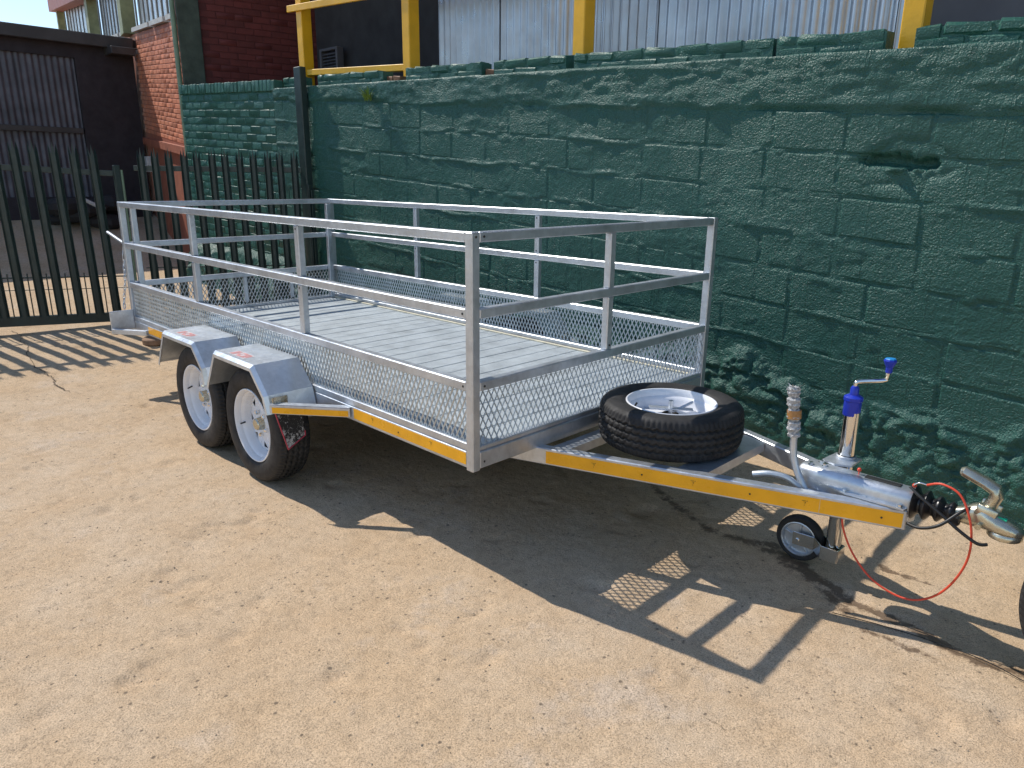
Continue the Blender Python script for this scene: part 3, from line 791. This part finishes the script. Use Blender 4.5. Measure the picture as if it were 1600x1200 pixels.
m = MB(); m.lathe([(.036, -.024), (.033, -.040), (.031, -.058), (.026, -.064), (.0, -.065)], 24, axis='y'); HUB = m.mesh('hub_cap', 'cast', smooth=30)
m = MB(); m.lathe([(.0115, -.025), (.0115, -.040), (.008, -.045), (0, -.045)], 6, (.062, 0, 0), 'y'); NUT = m.mesh('wheel_nut', 'chrome')
m = MB(); m.tube([(.164, -.044, 0), (.146, -.075, 0)], .0045, 8); VALVE = m.mesh('valve', 'black_rubber', smooth=True)
m = MB(); m.lathe([(.1575, .035), (.1575, .012), (.139, .008), (.09, .004), (.0, .002)], 40, axis='y'); HOLE_SHADE = m.mesh('hole_shade', 'dark', smooth=30)  # near-black disc, painted shade behind the triangular rim holes
def add_wheel_parts(w, hub=True, backing=True):
    link('tyre', TYRE, w)
    if hub: link('hub_cap', HUB, w)
    if backing: link('hole_shade', HOLE_SHADE, w)
    if hub:
        for k in range(5): link('wheel_nut', NUT, w, None, (0, 2*math.pi*k/5+.2, 0))
    link('valve', VALVE, w, None, (0, 2.75, 0))

# ================================================================== TRAILER
L = 3.672; Wd = 1.70; zt, z2, z1, zb = 1.347, 1.070, .793, .436
tr = thing('utility_trailer', (-1.8, .85, 0), 'galvanised double axle utility trailer with mesh sides and open rail cage', 'trailer')
def tb(name, a, b, mat='galv', ch=.004): return MB().box(a, b, ch).build(name, mat, tr)
# corner posts
for x0 in (-L, -.04):
    for y0 in (0, Wd-.04): tb('corner_post', (x0, y0, zb), (x0+.04, y0+.04, zt))
# long rails and the short posts between them
for y0 in (.001, Wd-.039):
    for (a, b, nm) in ((zt-.038, zt-.001, 'top_rail'), (z2-.038, z2, 'middle_rail'), (z1-.038, z1, 'lower_rail')):
        tb(nm, (-L+.04, y0, a), (-.04, y0+.038, b))
    for x in (-2.475, -1.235):
        for (a, b) in ((z2, zt-.038), (z1, z2-.038)): tb('cage_post', (x-.019, y0+.002, a), (x+.019, y0+.036, b))
# front and rear rails
for x0 in (-.039, -L+.001):
    for (a, b, nm) in ((zt-.038, zt-.001, 'top_rail'), (z2-.038, z2, 'middle_rail'), (z1-.038, z1, 'lower_rail')):
        tb(nm, (x0, .04, a), (x0+.038, Wd-.04, b))
for (a, b) in ((z2, zt-.038), (z1, z2-.038)): tb('cage_post', (-.037, .81, a), (-.003, .848, b))
# tailgate uprights inside the rear frame
for y in (.058, Wd-.098): tb('tailgate_upright', (-L+.044, y, .52), (-L+.080, y+.038, zt-.04))
for y in (.45, .85, 1.25): tb('tailgate_stay', (-L+.008, y, .55), (-L+.03, y+.03, z1-.038))
m = MB(); m.tube([(-4.02, .02, 1.117), (-3.72, .02, 1.062), (-3.69, .02, 1.057)], .011, 10); m.build('tailgate_handle', 'galv', tr, True)
tb('handle_plate', (-L-.014, .005, 1.0), (-L-.001, .05, 1.09))
def chain(pts, r=.011):
    root = None; n = len(pts)-1
    for i in range(n):
        a, b = Vector(pts[i]), Vector(pts[i+1]); d = (b-a); c = (a+b)/2; ln = d.length*.72; d.normalize()
        s_ = d.cross(Vector((1, .3, .1))).normalized(); s2 = d.cross(s_)
        w = s_ if i % 2 else s2; ring = [c+d*ln*math.cos(t)+w*r*.72*math.sin(t) for t in np.linspace(0, 2*math.pi, 13)]
        m = MB(); m.tube(ring, .0034, 6, False)
        o = m.build('tailgate_chain' if root is None else 'chain_link', 'galv', root or tr, 'all'); root = root or o
cp = []
for i in range(13):
    t = i/12; cp.append((-3.70-.012*math.sin(t*9), .018-.05*t, 1.05-.08*t*8 if t < .1 else 1.0-.40*t))
chain(cp)
# expanded metal panels
def mesh_panel(o, d, Lp, z0, z1_, dw=.0285, dh=.056, nrm=(0, -1, 0)):
    m = MB(); o = Vector(o); d = Vector(d); H = z1_-z0; k = dh/dw; nrm = Vector(nrm)
    run = H/k; i0 = -int(run/dw)-1; i1 = int(Lp/dw)+1
    for sgn in (1, -1):
        for i in range(i0, i1+int(run/dw)+2):
            u0 = i*dw; ua, ub = (u0, u0+run) if sgn > 0 else (u0, u0-run)
            # clip the strand to the panel
            pa, pb = (ua, 0.0), (ub, H); du = ub-ua; ts = [0.0, 1.0]
            tl, th_ = sorted(((0-ua)/du, (Lp-ua)/du)); t0, t1 = max(0, tl), min(1, th_)
            if t1-t0 < .03: continue
            p = o+d*(ua+du*t0)+Vector((0, 0, z0+H*t0)); q = o+d*(ua+du*t1)+Vector((0, 0, z0+H*t1))
            m.bar(p+nrm*.0012*sgn, q+nrm*.0012*sgn, .0030, .0058, nrm.cross((q-p).normalized())+nrm*.45, 0)
    return m.build('mesh_panel', 'mesh', tr)
mesh_panel((-L+.04, .02, 0), (1, 0, 0), L-.08, .535, .758)
mesh_panel((-L+.04, Wd-.02, 0), (1, 0, 0), L-.08, .535, .758)
mesh_panel((-.02, .04, 0), (0, 1, 0), Wd-.08, .525, .758, .0300, .056, (1, 0, 0))
mesh_panel((-L+.02, .04, 0), (0, 1, 0), Wd-.08, .525, .758, .0300, .056, (1, 0, 0))
# bed frame
for y0 in (.002, Wd-.052): tb('side_beam', (-L+.04, y0, .446), (-.04, y0+.05, .515))
for y0, y1 in ((.004, .045), (Wd-.045, Wd-.004)): tb('mesh_angle', (-L+.04, y0, .5155), (-.04, y1, .5475), 'galv', .003)
for x0 in (-.052, -L+.002): tb('end_beam', (x0, .04, .442), (x0+.05, Wd-.04, .512))
for x0 in (-.044, -L+.006): tb('mesh_angle', (x0, .04, .5125), (x0+.036, Wd-.04, .532), 'galv', .003)
n = 27; pitch = (L-.11)/n
pk = MB().box((-pitch/2+.003, .053, -.006), (pitch/2-.003, Wd-.053, .004), .0022).mesh('plank', 'deck', (0, .85, 0))
for i in range(n):
    link('plank', pk, tr, (-L+.055+pitch*(i+.5), .85, .510+random.uniform(-.0008, .0008)))
tb('gap_blocker', (-L+.055, .054, .5008), (-.055, Wd-.054, .5035), 'deck', 0)  # sheet added under the planks to stop light through their gaps
tb('edge_strip', (-L+.06, Wd-.072, .5150), (-.06, Wd-.055, .5235), 'cream', .002)
tb('edge_strip', (-L+.06, .056, .5150), (-.06, .068, .5200), 'galv', .002)
for x in (-3.1, -2.5, -1.9, -1.2, -.6): tb('cross_member', (x-.02, .055, .455), (x+.02, Wd-.055, .500))
for y in (.30, 1.36): tb('chassis_rail', (-3.6, y, .380), (-.56, y+.04, .453))
for x in (-2.145, -1.475):
    tb('axle', (x-.025, .0, .28), (x+.025, Wd, .33))
    for y in (.31, 1.37):
        m = MB(); m.bar((x-.27, y, .355), (x+.27, y, .355), .045, .03); m.build('leaf_spring', 'dark', tr)
# reflective tape on the near and far sides
def tape(name, p0, p1, z0, z1_, out, par=tr):
    """strip on a vertical face from p0 to p1 (xy), lying 'out' outside it"""
    p0 = Vector((*p0, 0)); p1 = Vector((*p1, 0)); n_ = Vector(out)*.0014
    m = MB(); m.prism([p0+Vector((0, 0, z0)), p1+Vector((0, 0, z0)), p1+Vector((0, 0, z1_)), p0+Vector((0, 0, z1_))], n_); return m.build(name, 'tape', par)
def marks(o, d, nrm, us, z, par):
    """tiny approval stamp: an overline with a hooked stroke below"""
    for u in us:
        c = Vector(o)+Vector(d)*u; nn = Vector(nrm)*.0022; d_ = Vector(d); m = MB()
        def st_(a, b, w=.0011):
            pa = c+d_*a[0]+Vector((0, 0, z+a[1]))+nn; pb = c+d_*b[0]+Vector((0, 0, z+b[1]))+nn; m.bar(pa, pb, .0004, w, ch=0) if abs(a[0]-b[0]) > 1e-4 else m.bar(pa, pb, w, .0004, nrm, 0)
        st_((-.010, .009), (.010, .009)); st_((-.004, .004), (.004, .004)); st_((.004, .004), (0, -.004)); st_((0, -.007), (0, -.010))
        m.build('stamp', 'tape_dot', par)
def rivets(o, d, nrm, us, z, par):
    for u in us:
        p = Vector(o)+Vector(d)*u+Vector(nrm)*.0012+Vector((0, 0, z)); m = MB(); m.tube([p, p+Vector(nrm)*.0022], .0035, 8); m.build('rivet', 'dark', par)
t1 = tape('reflective_tape', (-.815, .002), (-.042, .002), .460, .507, (0, -1, 0)); marks((-.815, .002, 0), (1, 0, 0), (0, -1, 0), (.15, .56), .487, t1); rivets((-.815, .002, 0), (1, 0, 0), (0, -1, 0), (.34,), .48, t1)
tape('reflective_tape', (-3.37, .002), (-2.60, .002), .460, .507, (0, -1, 0))
t_ = tape('reflective_tape', (-.042, Wd-.002), (-.815, Wd-.002), .460, .507, (0, 1, 0))
# galvanising vent holes
for p, n_ in (((-.055, .001, z1-.02), (0, -1, 0)), ((-.055, .001, z2-.02), (0, -1, 0)), ((0, .062, z1-.02), (1, 0, 0)), ((0, .06, zt-.018), (1, 0, 0)), ((0, .02, zt-.018), (1, 0, 0)), ((-.002, .062, .468), (1, 0, 0)), ((-1.235, .003, z2-.055), (0, -1, 0)), ((-1.235, .003, zt-.055), (0, -1, 0)),
              ((-1.235, Wd-.037, z2-.055), (0, -1, 0)), ((-1.235, Wd-.037, z2+.02), (0, -1, 0)), ((-1.235, Wd-.037, zt-.055), (0, -1, 0)), ((-2.475, Wd-.037, z2-.055), (0, -1, 0)), ((-2.475, Wd-.037, z2+.02), (0, -1, 0)), ((-.001, .80+.029, z1+.02), (1, 0, 0))):
    m = MB(); p = Vector(p); n_ = Vector(n_); m.tube([p-n_*.001, p+n_*.0012], .0048, 10); m.build('vent_hole', 'tape_dot', tr)

# fenders
def offset_poly(P, d):
    out = []
    for i in range(len(P)):
        a = Vector(P[max(i-1, 0)]); b = Vector(P[i]); c = Vector(P[min(i+1, len(P)-1)])
        n1 = Vector((-(b-a).y, (b-a).x)) if i else None; n2 = Vector((-(c-b).y, (c-b).x)) if i < len(P)-1 else None
        ns = [x.normalized() for x in (n1, n2) if x is not None]
        s = sum(ns, Vector((0, 0))); s.normalize(); k = 1/max(.5, s.dot(ns[0])); out.append(b-s*d*k)
    return out
PF = [(-1.832, .455), (-1.822, .475), (-1.705, .665), (-1.285, .665), (-1.165, .540), (-1.140, .455)]
PR = [(x-.680, z) for x, z in PF]; PR[-1] = (-1.836, .455); PR[-2] = (-1.852, .545)
def fender(PP, sgn):
    yo, yi = (-.235, -.003) if sgn > 0 else (Wd+.235, Wd+.003)
    lip = -.017*sgn
    r0 = [(x, yi, z) for x, z in PP]; r1 = [(x, yo, z) for x, z in PP]
    r2 = [(p.x, yo+lip, p.y) for p in offset_poly(PP, .014)]; r3 = [(p.x, yo+lip*1.02, p.y) for p in offset_poly(PP, .030)]
    m = MB(); n_ = len(PP); vs = r0+r1+r2+r3; fs = []
    for k in range(3):
        for i in range(n_-1): fs.append((k*n_+i, k*n_+i+1, (k+1)*n_+i+1, (k+1)*n_+i))
    m.add(vs, fs); return solid(m.build('fender', 'galv_sheet', tr), .003)
for PP in (PR, PF):
    f_ = fender(PP, 1); fender(PP, -1)
    xa = PP[2][0]+.10
    m = MB(); z = .6668; m.add([(xa, -.215, z), (xa+.17, -.215, z), (xa+.17, -.15, z), (xa, -.15, z)], [(0, 1, 2, 3)]); sk = m.build('sticker', 'white_print', f_)
    m = MB(); z = .6674      # worn red block lettering, no longer readable
    for (u0, u1, v0, v1) in ((.006, .018, .06, .95), (.022, .032, .06, .95), (.036, .046, .06, .95), (.052, .066, .35, .6), (.070, .082, .06, .95), (.082, .108, .06, .3), (.082, .108, .70, .95), (.112, .124, .06, .95), (.128, .138, .06, .95), (.142, .152, .06, .95), (.155, .166, .25, .8)):
        m.add([(xa+u0, -.213+.06*v0, z), (xa+u1, -.213+.06*v0, z), (xa+u1, -.213+.06*v1, z), (xa+u0, -.213+.06*v1, z)], [(0, 1, 2, 3)])
    m.build('worn_print', 'red_print', sk if False else f_)
# front fender stay with its taped edge
for sg, y0, yo in ((1, .0, -.243), (-1, Wd, Wd+.243)):
    m = MB(); p0 = Vector((-1.142, yo, .4815)); p1 = Vector((-.838, y0-.004*sg, .4815)); m.bar(p0, p1, .006, .042, ch=.001)
    dd = (p1-p0).normalized(); nn = Vector((-dd.y, dd.x, 0))*sg; m.obox((p0+p1)/2+nn*.017+Vector((0, 0, .0235)), ((p1-p0).length/2, .018, .002), (dd, nn.normalized(), Vector((0, 0, 1))), .001)
    stay = m.build('fender_stay', 'galv', tr)
    o_ = -nn.normalized(); a_ = p0+o_*.0032+dd*.012; b_ = p1+o_*.0032-dd*.008
    tape('reflective_tape', (a_.x, a_.y), (b_.x, b_.y), .464, .492, o_, stay)
    m = MB(); m.box((-1.145, min(yo+.008*sg, y0-.004*sg), .50), (-1.136, max(yo+.008*sg, y0-.004*sg), .56), .001) if False else None
    m = MB(); ye = yo+.09*sg; m.box((-1.1405, min(yo+.012*sg, ye), .495), (-1.134, max(yo+.012*sg, ye), .535), .002); m.build('lamp_plate', 'cast', tr)
# mud flap
m = MB(); q4 = [(-1.128, -.226, .458), (-1.128, -.088, .452), (-1.118, -.086, .320), (-1.112, -.182, .272)]; m.prism(q4, (-.004, 0, 0)); fl = m.build('mud_flap', 'flap', tr)
m = MB()
for a, b in ((q4[3], q4[0]), (q4[2], (q4[2][0], q4[2][1], q4[2][2]+.025)), ((q4[3][0], q4[3][1]+.0, q4[3][2]+.002), (q4[2][0], q4[2][1], q4[2][2]+.002))): m.bar(Vector(a)+Vector((.0015, 0, 0)), Vector(b)+Vector((.0015, 0, 0)), .004, .007, (1, 0, 0), .0005)
m.build('red_border', 'red_edge', fl)
# tail lamp boards
for sg, y0, yo in ((1, 0, -.158), (-1, Wd, Wd+.158)):
    m = MB(); m.box((-L+.036, min(y0-.002*sg, yo), .458), (-L+.050, max(y0-.002*sg, yo), .598), .003); tl = m.build('tail_lamp_board', 'galv', tr)
    m = MB(); m.bar((-L+.056, yo+.004*sg, .462), (-3.38, y0-.004*sg, .462), .03, .036); m.build('board_stay', 'galv', tl)
    m = MB(); m.box((-L+.0, min(yo+.03*sg, y0-.03*sg), .49), (-L+.035, max(yo+.03*sg, y0-.03*sg), .57), .006); m.build('tail_lamp', 'red_edge', tl)
# road wheels
for x in (-2.145, -1.475):
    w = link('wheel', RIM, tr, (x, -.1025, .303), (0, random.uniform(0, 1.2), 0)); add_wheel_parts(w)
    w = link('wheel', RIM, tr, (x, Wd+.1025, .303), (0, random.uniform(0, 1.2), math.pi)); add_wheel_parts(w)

# ------------------------------------------------------------------ drawbar and coupling
def sec_loft(m, secs, n=20, p=2.6):
    """superellipse sections along x: (x, yc, zc, half width, half height)"""
    vs = []; fs = []
    for (x, y, z, a, b) in secs:
        for k in range(n):
            t = 2*math.pi*k/n; c_, s_ = math.cos(t), math.sin(t)
            vs.append((x, y+a*math.copysign(abs(c_)**(2/p), c_), z+b*math.copysign(abs(s_)**(2/p), s_)))
    for i in range(len(secs)-1):
        for k in range(n): k2 = (k+1) % n; fs.append((i*n+k, i*n+k2, (i+1)*n+k2, (i+1)*n+k))
    fs += [tuple(range(n-1, -1, -1)), tuple((len(secs)-1)*n+k for k in range(n))]; m.add(vs, fs)
YC = .880
nA, nB = Vector((.029, .372, 0)), Vector((1.296, .828, 0)); dn = (nB-nA).normalized(); on = Vector((dn.y, -dn.x, 0))
fA, fB = Vector((.029, 2*YC-.372, 0)), Vector((1.296, 2*YC-.828, 0)); df = (fB-fA).normalized(); of_ = Vector((-df.y, df.x, 0))
ZA0, ZA1 = .376, .4495
def beam(a, b, d, o, nm):
    m = MB(); m.bar(a-d*.35-o*.022+Vector((0, 0, (ZA0+ZA1)/2)), b-o*.022+Vector((0, 0, (ZA0+ZA1)/2)), .044, ZA1-ZA0, ch=.004); return m.build(nm, 'galv', tr)
b1 = beam(nA, nB, dn, on, 'drawbar_beam'); b2 = beam(fA, fB, df, of_, 'drawbar_beam')
t2 = tape('reflective_tape', tuple((nA+dn*.01)[:2]), tuple((nB-dn*.012)[:2]), .3845, .4375, on, b1)
marks(nA, dn, on, (.22, .62, 1.02), .413, t2); rivets(nA, dn, on, (.42, .83, 1.27), .410, t2)
m = MB(); p = nA+dn*1.07+on*.0016; m.bar(p+Vector((0, 0, .385)), p+Vector((0, 0, .437)), .0012, .0004, on, 0); m.build('tape_joint', 'cream', t2)
# spare wheel carrier plates
m = MB()
def span(x): return (nA.y+(x-nA.x)*dn.y/dn.x+.05, fA.y+(x-fA.x)*df.y/df.x-.05)
for xa, xb in ((.525, .635), (.03, .10)):
    ya, yb = span(xa); yc_, yd = span(xb); m.prism([(xa, ya, .443), (xb, yc_, .443), (xb, yd, .443), (xa, yb, .443)], (0, 0, -.004))
    m.prism([(xb-.003, yc_, .439), (xb-.003, yd, .439), (xb-.003, yd, .405), (xb-.003, yc_, .405)], (.003, 0, 0))
m.build('carrier_plate', 'galv', tr)
ya, yb = span(1.0)
# overrun housing
m = MB(); sec_loft(m, [(.905, YC, .455, .046, .048), (.915, YC, .455, .052, .054), (1.05, YC, .457, .053, .055), (1.285, YC, .462, .050, .050), (1.298, YC, .462, .046, .046)], 28, 3.2)
hs = m.build('overrun_housing', 'galv', tr, 40)
m = MB()
for (x, s) in ((1.03, -1), (1.03, 1)):
    m.prism([(x-.01, YC+s*.054, .452), (x+.06, YC+s*.075, .452), (1.285, YC+s*.070, .452), (1.292, YC+s*.050, .452), (x+.02, YC+s*.050, .452)], (0, 0, .006))
m.build('mounting_plate', 'galv', hs)
for (x, y, z) in ((1.085, YC-.062, .458), (1.27, YC-.058, .458), (.94, YC-.02, .508), (.985, YC-.005, .510), (.96, YC+.025, .508)):
    m = MB(); m.lathe([(.012, 0), (.012, .002), (.008, .0025), (.008, .010), (0, .010)], 6, (x, y, z)); m.build('bolt', 'chrome', hs)
m = MB(); m.bar((1.13, YC-.002, .5135), (1.25, YC-.002, .5135), .026, .004); m.build('data_plate', 'tape_dot', hs)
for p in ((1.105, YC+.0, .530), (1.292, YC-.012, .532)):
    m = MB(); m.sphere(p, .0075, 10, 7); m.tube([(p[0], p[1], p[2]), (p[0], p[1], p[2]-.025)], .002, 6); m.build('grease_cap', 'redcable', hs, True)
m = MB(); pr = []
for i in range(25):
    t = i/24; base = .048-.020*t; pr.append((base+.012*math.cos(t*2*math.pi*3.5)*(1-.5*t), t*.135))
m.lathe([(0.0, 0)]+pr+[(0, .135)], 28, (1.298, YC, .468), 'x'); m.build('rubber_bellows', 'black_rubber', tr, 50)
m = MB(); sec_loft(m, [(1.425, YC, .474, .022, .022), (1.445, YC, .476, .030, .030), (1.475, YC, .484, .034, .040), (1.500, YC, .490, .040, .042), (1.520, YC, .484, .044, .036), (1.545, YC, .477, .046, .032), (1.575, YC, .470, .044, .028), (1.600, YC, .464, .036, .022), (1.615, YC, .460, .022, .014), (1.619, YC, .459, .008, .006)], 24, 2.4)
m.lathe([(.047, -.012), (.050, -.008), (.050, .004), (.046, .009)], 28, (1.568, YC, .448), 'z')
for s_ in (-1, 1): m.obox((1.512, YC+s_*.030, .512), (.030, .006, .020), (Vector((.97, 0, -.24)), Vector((0, 1, 0)), Vector((.24, 0, .97))), .004)
hd = m.build('coupling_head', 'cast', tr, 50)
m = MB()
hp = [(1.506, YC, .500), (1.516, YC, .535), (1.526, YC, .566), (1.520, YC, .585), (1.490, YC, .600), (1.452, YC, .613), (1.425, YC, .622), (1.416, YC, .623)]
m.tube(hp, [.022, .020, .020, .020, .019, .018, .017, .010], 12); m.v = [(x, YC+(y-YC)*1.3, z) for x, y, z in m.v]; m.build('coupling_handle', 'cast', hd, True)
m = MB(); m.obox((1.556, YC-.014, .5030), (.013, .011, .0012), (Vector((.96, 0, -.27)), Vector((0, 1, 0)), Vector((.27, 0, .96))), .0005); m.build('indicator_sticker', 'green_sticker', hd)
for x in (1.437, 1.500):
    m = MB(); m.tube([(x, YC-.03, .464), (x, YC-.052, .464)], .010, 10); m.build('pivot_bolt', 'black_rubber' if x < 1.46 else 'cast', hd, True)
m = MB(); m.sphere((1.43, YC-.02, .448), .016, 10, 7); m.build('stop_rubber', 'black_rubber', hd, True)

def smooth_path(pts, k=6):
    P = [Vector(p) for p in pts]; out = []
    for i in range(len(P)-1):
        p0 = P[max(i-1, 0)]; p1 = P[i]; p2 = P[i+1]; p3 = P[min(i+2, len(P)-1)]
        for j in range(k):
            t = j/k; out.append(.5*((2*p1)+(p2-p0)*t+(2*p0-5*p1+4*p2-p3)*t*t+(3*p1-p0-3*p2+p3)*t**3))
    out.append(P[-1]); return out
m = MB(); m.tube(smooth_path([(1.333, .85, .552), (1.381, .84, .572), (1.443, .83, .548), (1.487, .825, .445), (1.487, .83, .321), (1.431, .84, .188), (1.340, .85, .118), (1.230, .85, .134), (1.143, .85, .206), (1.088, .85, .305), (1.075, .85, .40)], 8), .0038, 8); m.build('breakaway_cable', 'redcable', tr, 'all')
m = MB(); m.tube(smooth_path([(1.294, .85, .540), (1.31, .85, .552), (1.333, .85, .552)]), .0035, 6); m.build('cable_clip', 'chrome', tr, 'all')
m = MB(); m.tube(smooth_path([(1.30, .82, .41), (1.345, .80, .415), (1.40, .80, .445), (1.45, .84, .50), (1.49, YC+.02, .515)], 8), .0055, 8); m.build('electric_cable', 'cable', tr, 'all')
m = MB(); m.tube(smooth_path([(1.285, .85, .530), (1.33, .83, .508), (1.40, .815, .475), (1.46, .81, .44), (1.51, .815, .415), (1.535, .83, .415)], 8), .0055, 8); m.build('brake_hose', 'cable', tr, 'all')
# hand brake lever in bubble wrap
m = MB(); m.tube(smooth_path([(.965, .80, .405), (.935, .80, .455), (.912, .80, .497), (.892, .80, .560), (.886, .80, .640)]), [.013]*25, 12); hb = m.build('handbrake_lever', 'galv', tr, True)
m = MB(); pr = []; 
for i in range(26):
    t = i/25; pr.append((Vector((.887-.022*t, .80, .622+.185*t)), .0215+.003*math.sin(i*2.1)+.0025*math.sin(i*5.3)-(.010 if i == 25 else 0)))
m.tube([p for p, r in pr], [r for p, r in pr], 18); bw_ = m
bw_.v = [(x+random.uniform(-.0028, .0028), y+random.uniform(-.0028, .0028), z+random.uniform(-.002, .002)) for x, y, z in bw_.v]
m.build('bubble_wrap', 'bubble', hb)
m = MB()
for i in range(9):
    a = random.uniform(0, 6.28); c0 = Vector((.866, .80, .795)); d = Vector((math.cos(a), math.sin(a), random.uniform(.1, 1.0))).normalized(); e = d.cross(Vector((0, 0, 1))).normalized()
    m.add([c0+e*.010, c0-e*.012, c0+d*random.uniform(.02, .042)+e*random.uniform(-.02, .02)+Vector((0, 0, .006))], [(0, 1, 2)])
m.build('loose_wrap', 'bubble', hb)
m = MB(); m.tube([(.8795, .80, .690), (.8765, .80, .722)], .0255, 18, False); m.build('packing_tape', 'tape_brown', hb, True)
m = MB(); m.tube(smooth_path([(.775, .735, .455), (.83, .755, .468), (.89, .775, .463), (.95, .80, .425), (1.03, .83, .415)]), .012, 10); m.build('brake_rod', 'galv', tr, True)
m = MB(); m.prism([(.93, .835, .40), (1.02, .835, .40), (1.02, .835, .455), (.95, .835, .47)], (0, -.008, 0)); m.build('lever_bracket', 'galv', tr)
# jockey wheel
JX, JY = 1.012, 1.005
m = MB(); m.lathe([(.0, .10), (.026, .10), (.0285, .104), (.0285, .700), (.024, .703), (0, .703)], 28, (JX, JY, .0)); 
jk = m.build('jockey_post', 'chrome', tr, 40)
jt = JX-.004
m = MB(); m.lathe([(.030, .686), (.0315, .690), (.0315, .742), (.0345, .745), (.0345, .757), (.026, .763), (.016, .766), (.015, .792), (.010, .800), (0, .800)], 12, (jt, JY, 0)); m.build('blue_cap', 'blue', jk, 30)
cx, cy = .711, .703
cr = [(jt, JY, .79), (jt, JY, .806), (jt+.012*cx, JY+.012*cy, .817), (jt+.10*cx, JY+.10*cy, .822), (jt+.112*cx, JY+.112*cy, .832), (jt+.116*cx, JY+.116*cy, .865)]
m = MB(); m.tube(smooth_path(cr, 5), .0075, 10); m.build('crank', 'chrome', jk, True)
kx, ky = jt+.116*cx, JY+.116*cy
m = MB(); m.lathe([(.009, .850), (.012, .853), (.012, .872), (.020, .888), (.023, .897), (.020, .903), (0, .905)], 9, (kx, ky, 0)); m.build('knob', 'blue', jk, 20)
m = MB(); m.lathe([(.0195, .9034), (.017, .9066), (0, .9070)], 9, (kx, ky, 0)); m.build('knob_top', 'bluetop', jk)
m = MB(); m.prism([(.955, YC+.045, .508), (1.005, YC+.03, .508), (1.06, YC+.055, .508), (1.06, JY+.03, .508), (.965, JY+.03, .508)], (0, 0, .008)); m.lathe([(.032, .50), (.036, .503), (.036, .525), (.032, .528)], 24, (JX, JY, 0)); m.build('clamp', 'galv', jk, 30)
wc = Vector((.862, 1.055, .103))
m = MB(); m.lathe([(.066, -.018), (.074, -.022), (.090, -.022), (.096, -.016), (.098, -.006), (.098, .006), (.096, .016), (.090, .022), (.074, .022), (.066, .018)], 40, wc, 'y', True); jw = m.build('jockey_tyre', 'rubber', jk, 40)
m = MB(); m.lathe([(.074, -.0225), (.070, -.024), (.066, -.020), (.064, -.006), (.022, -.008), (.020, -.020), (0, -.020)], 36, wc, 'y')
for k in range(5):
    a = k*2*math.pi/5+.3; d = Vector((math.cos(a), 0, math.sin(a))); m.bar(wc+d*.018+Vector((0, -.011, 0)), wc+d*.066+Vector((0, -.011, 0)), .008, .010, (0, 1, 0))
m.build('jockey_rim', 'galv', jk, 40)
m = MB()
for s, yt in ((-1, JY-.034), (1, JY+.034)):
    y0 = wc.y+s*.034; zz = wc.z+.010
    pts_ = [(wc.x-.020, y0, zz-.004), (wc.x+.070, y0, zz), (JX-.034, yt, zz), (JX+.030, yt, zz)]
    for a_, b_ in zip(pts_[:-1], pts_[1:]): m.bar(a_, b_, .0045, .056, ch=.001)
m.box((JX+.028, JY-.034, wc.z-.018), (JX+.034, JY+.034, wc.z+.038), .002)
m.tube([wc+Vector((0, -.042, 0)), wc+Vector((0, .042, 0))], .009, 10)
m.build('jockey_fork', 'chrome', jk, 30)
m = MB(); m.bar((JX-.06, 1.0, .275), (JX-.02, 1.0, .30), .03, .03); m.tube([(JX-.055, .975, .285), (JX-.055, .955, .285)], .014, 12); m.build('post_lug', 'chrome', jk, 30)

# ================================================================== other things
sp = link('spare_wheel', RIM, None, (.325, .850, .4445+.0925), (-math.pi/2, 0, .4))
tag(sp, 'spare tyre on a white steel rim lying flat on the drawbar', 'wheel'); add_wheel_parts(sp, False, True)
m = MB(); m.tube([(0, .02, 0), (0, -.085, 0)], .010, 10); m.tube([(0, -.03, 0), (.085, -.075, .05)], .006, 8); m.build('clamp_bolt', 'galv', None, True)
cb = bpy.data.objects['clamp_bolt']; cb.parent = sp
m = MB(); m.bar((-.09, -.052, -.02), (.09, -.046, .03), .035, .005, (0, 1, 0)); o = m.build('clamp_plate', 'galv', None); o.parent = sp
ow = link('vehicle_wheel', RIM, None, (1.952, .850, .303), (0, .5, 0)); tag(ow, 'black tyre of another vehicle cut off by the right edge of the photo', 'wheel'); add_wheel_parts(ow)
m = MB(); m.lathe([(0, 0), (.105, 0), (.115, .01), (.115, .045), (.105, .055), (0, .055)], 22, (-4.72, .50, float(gz(-4.72)))); m.v = [(x+.06*(x+4.72), y, z) for x, y, z in m.v]
tag(m.build('timber_disc', 'wood', None, 40), 'flat brown timber disc lying on the ground beneath the trailer tail', 'timber')
wp = smooth_path([(1.126, .755, .006), (1.26, .80, .004), (1.429, .822, .006), (1.581, .828, .010), (1.709, .812, .006), (1.95, .75, .004)], 8)
m = MB(); m.tube([p+Vector((0, 0, float(gh(p.x, p.y))+.002)) for p in wp], .0016, 6); tag(m.build('loose_wire', 'cable', None, 'all'), 'thin dark wire lying across the oil stained ground at lower right', 'wire')
print('OBJS', len(bpy.data.objects))
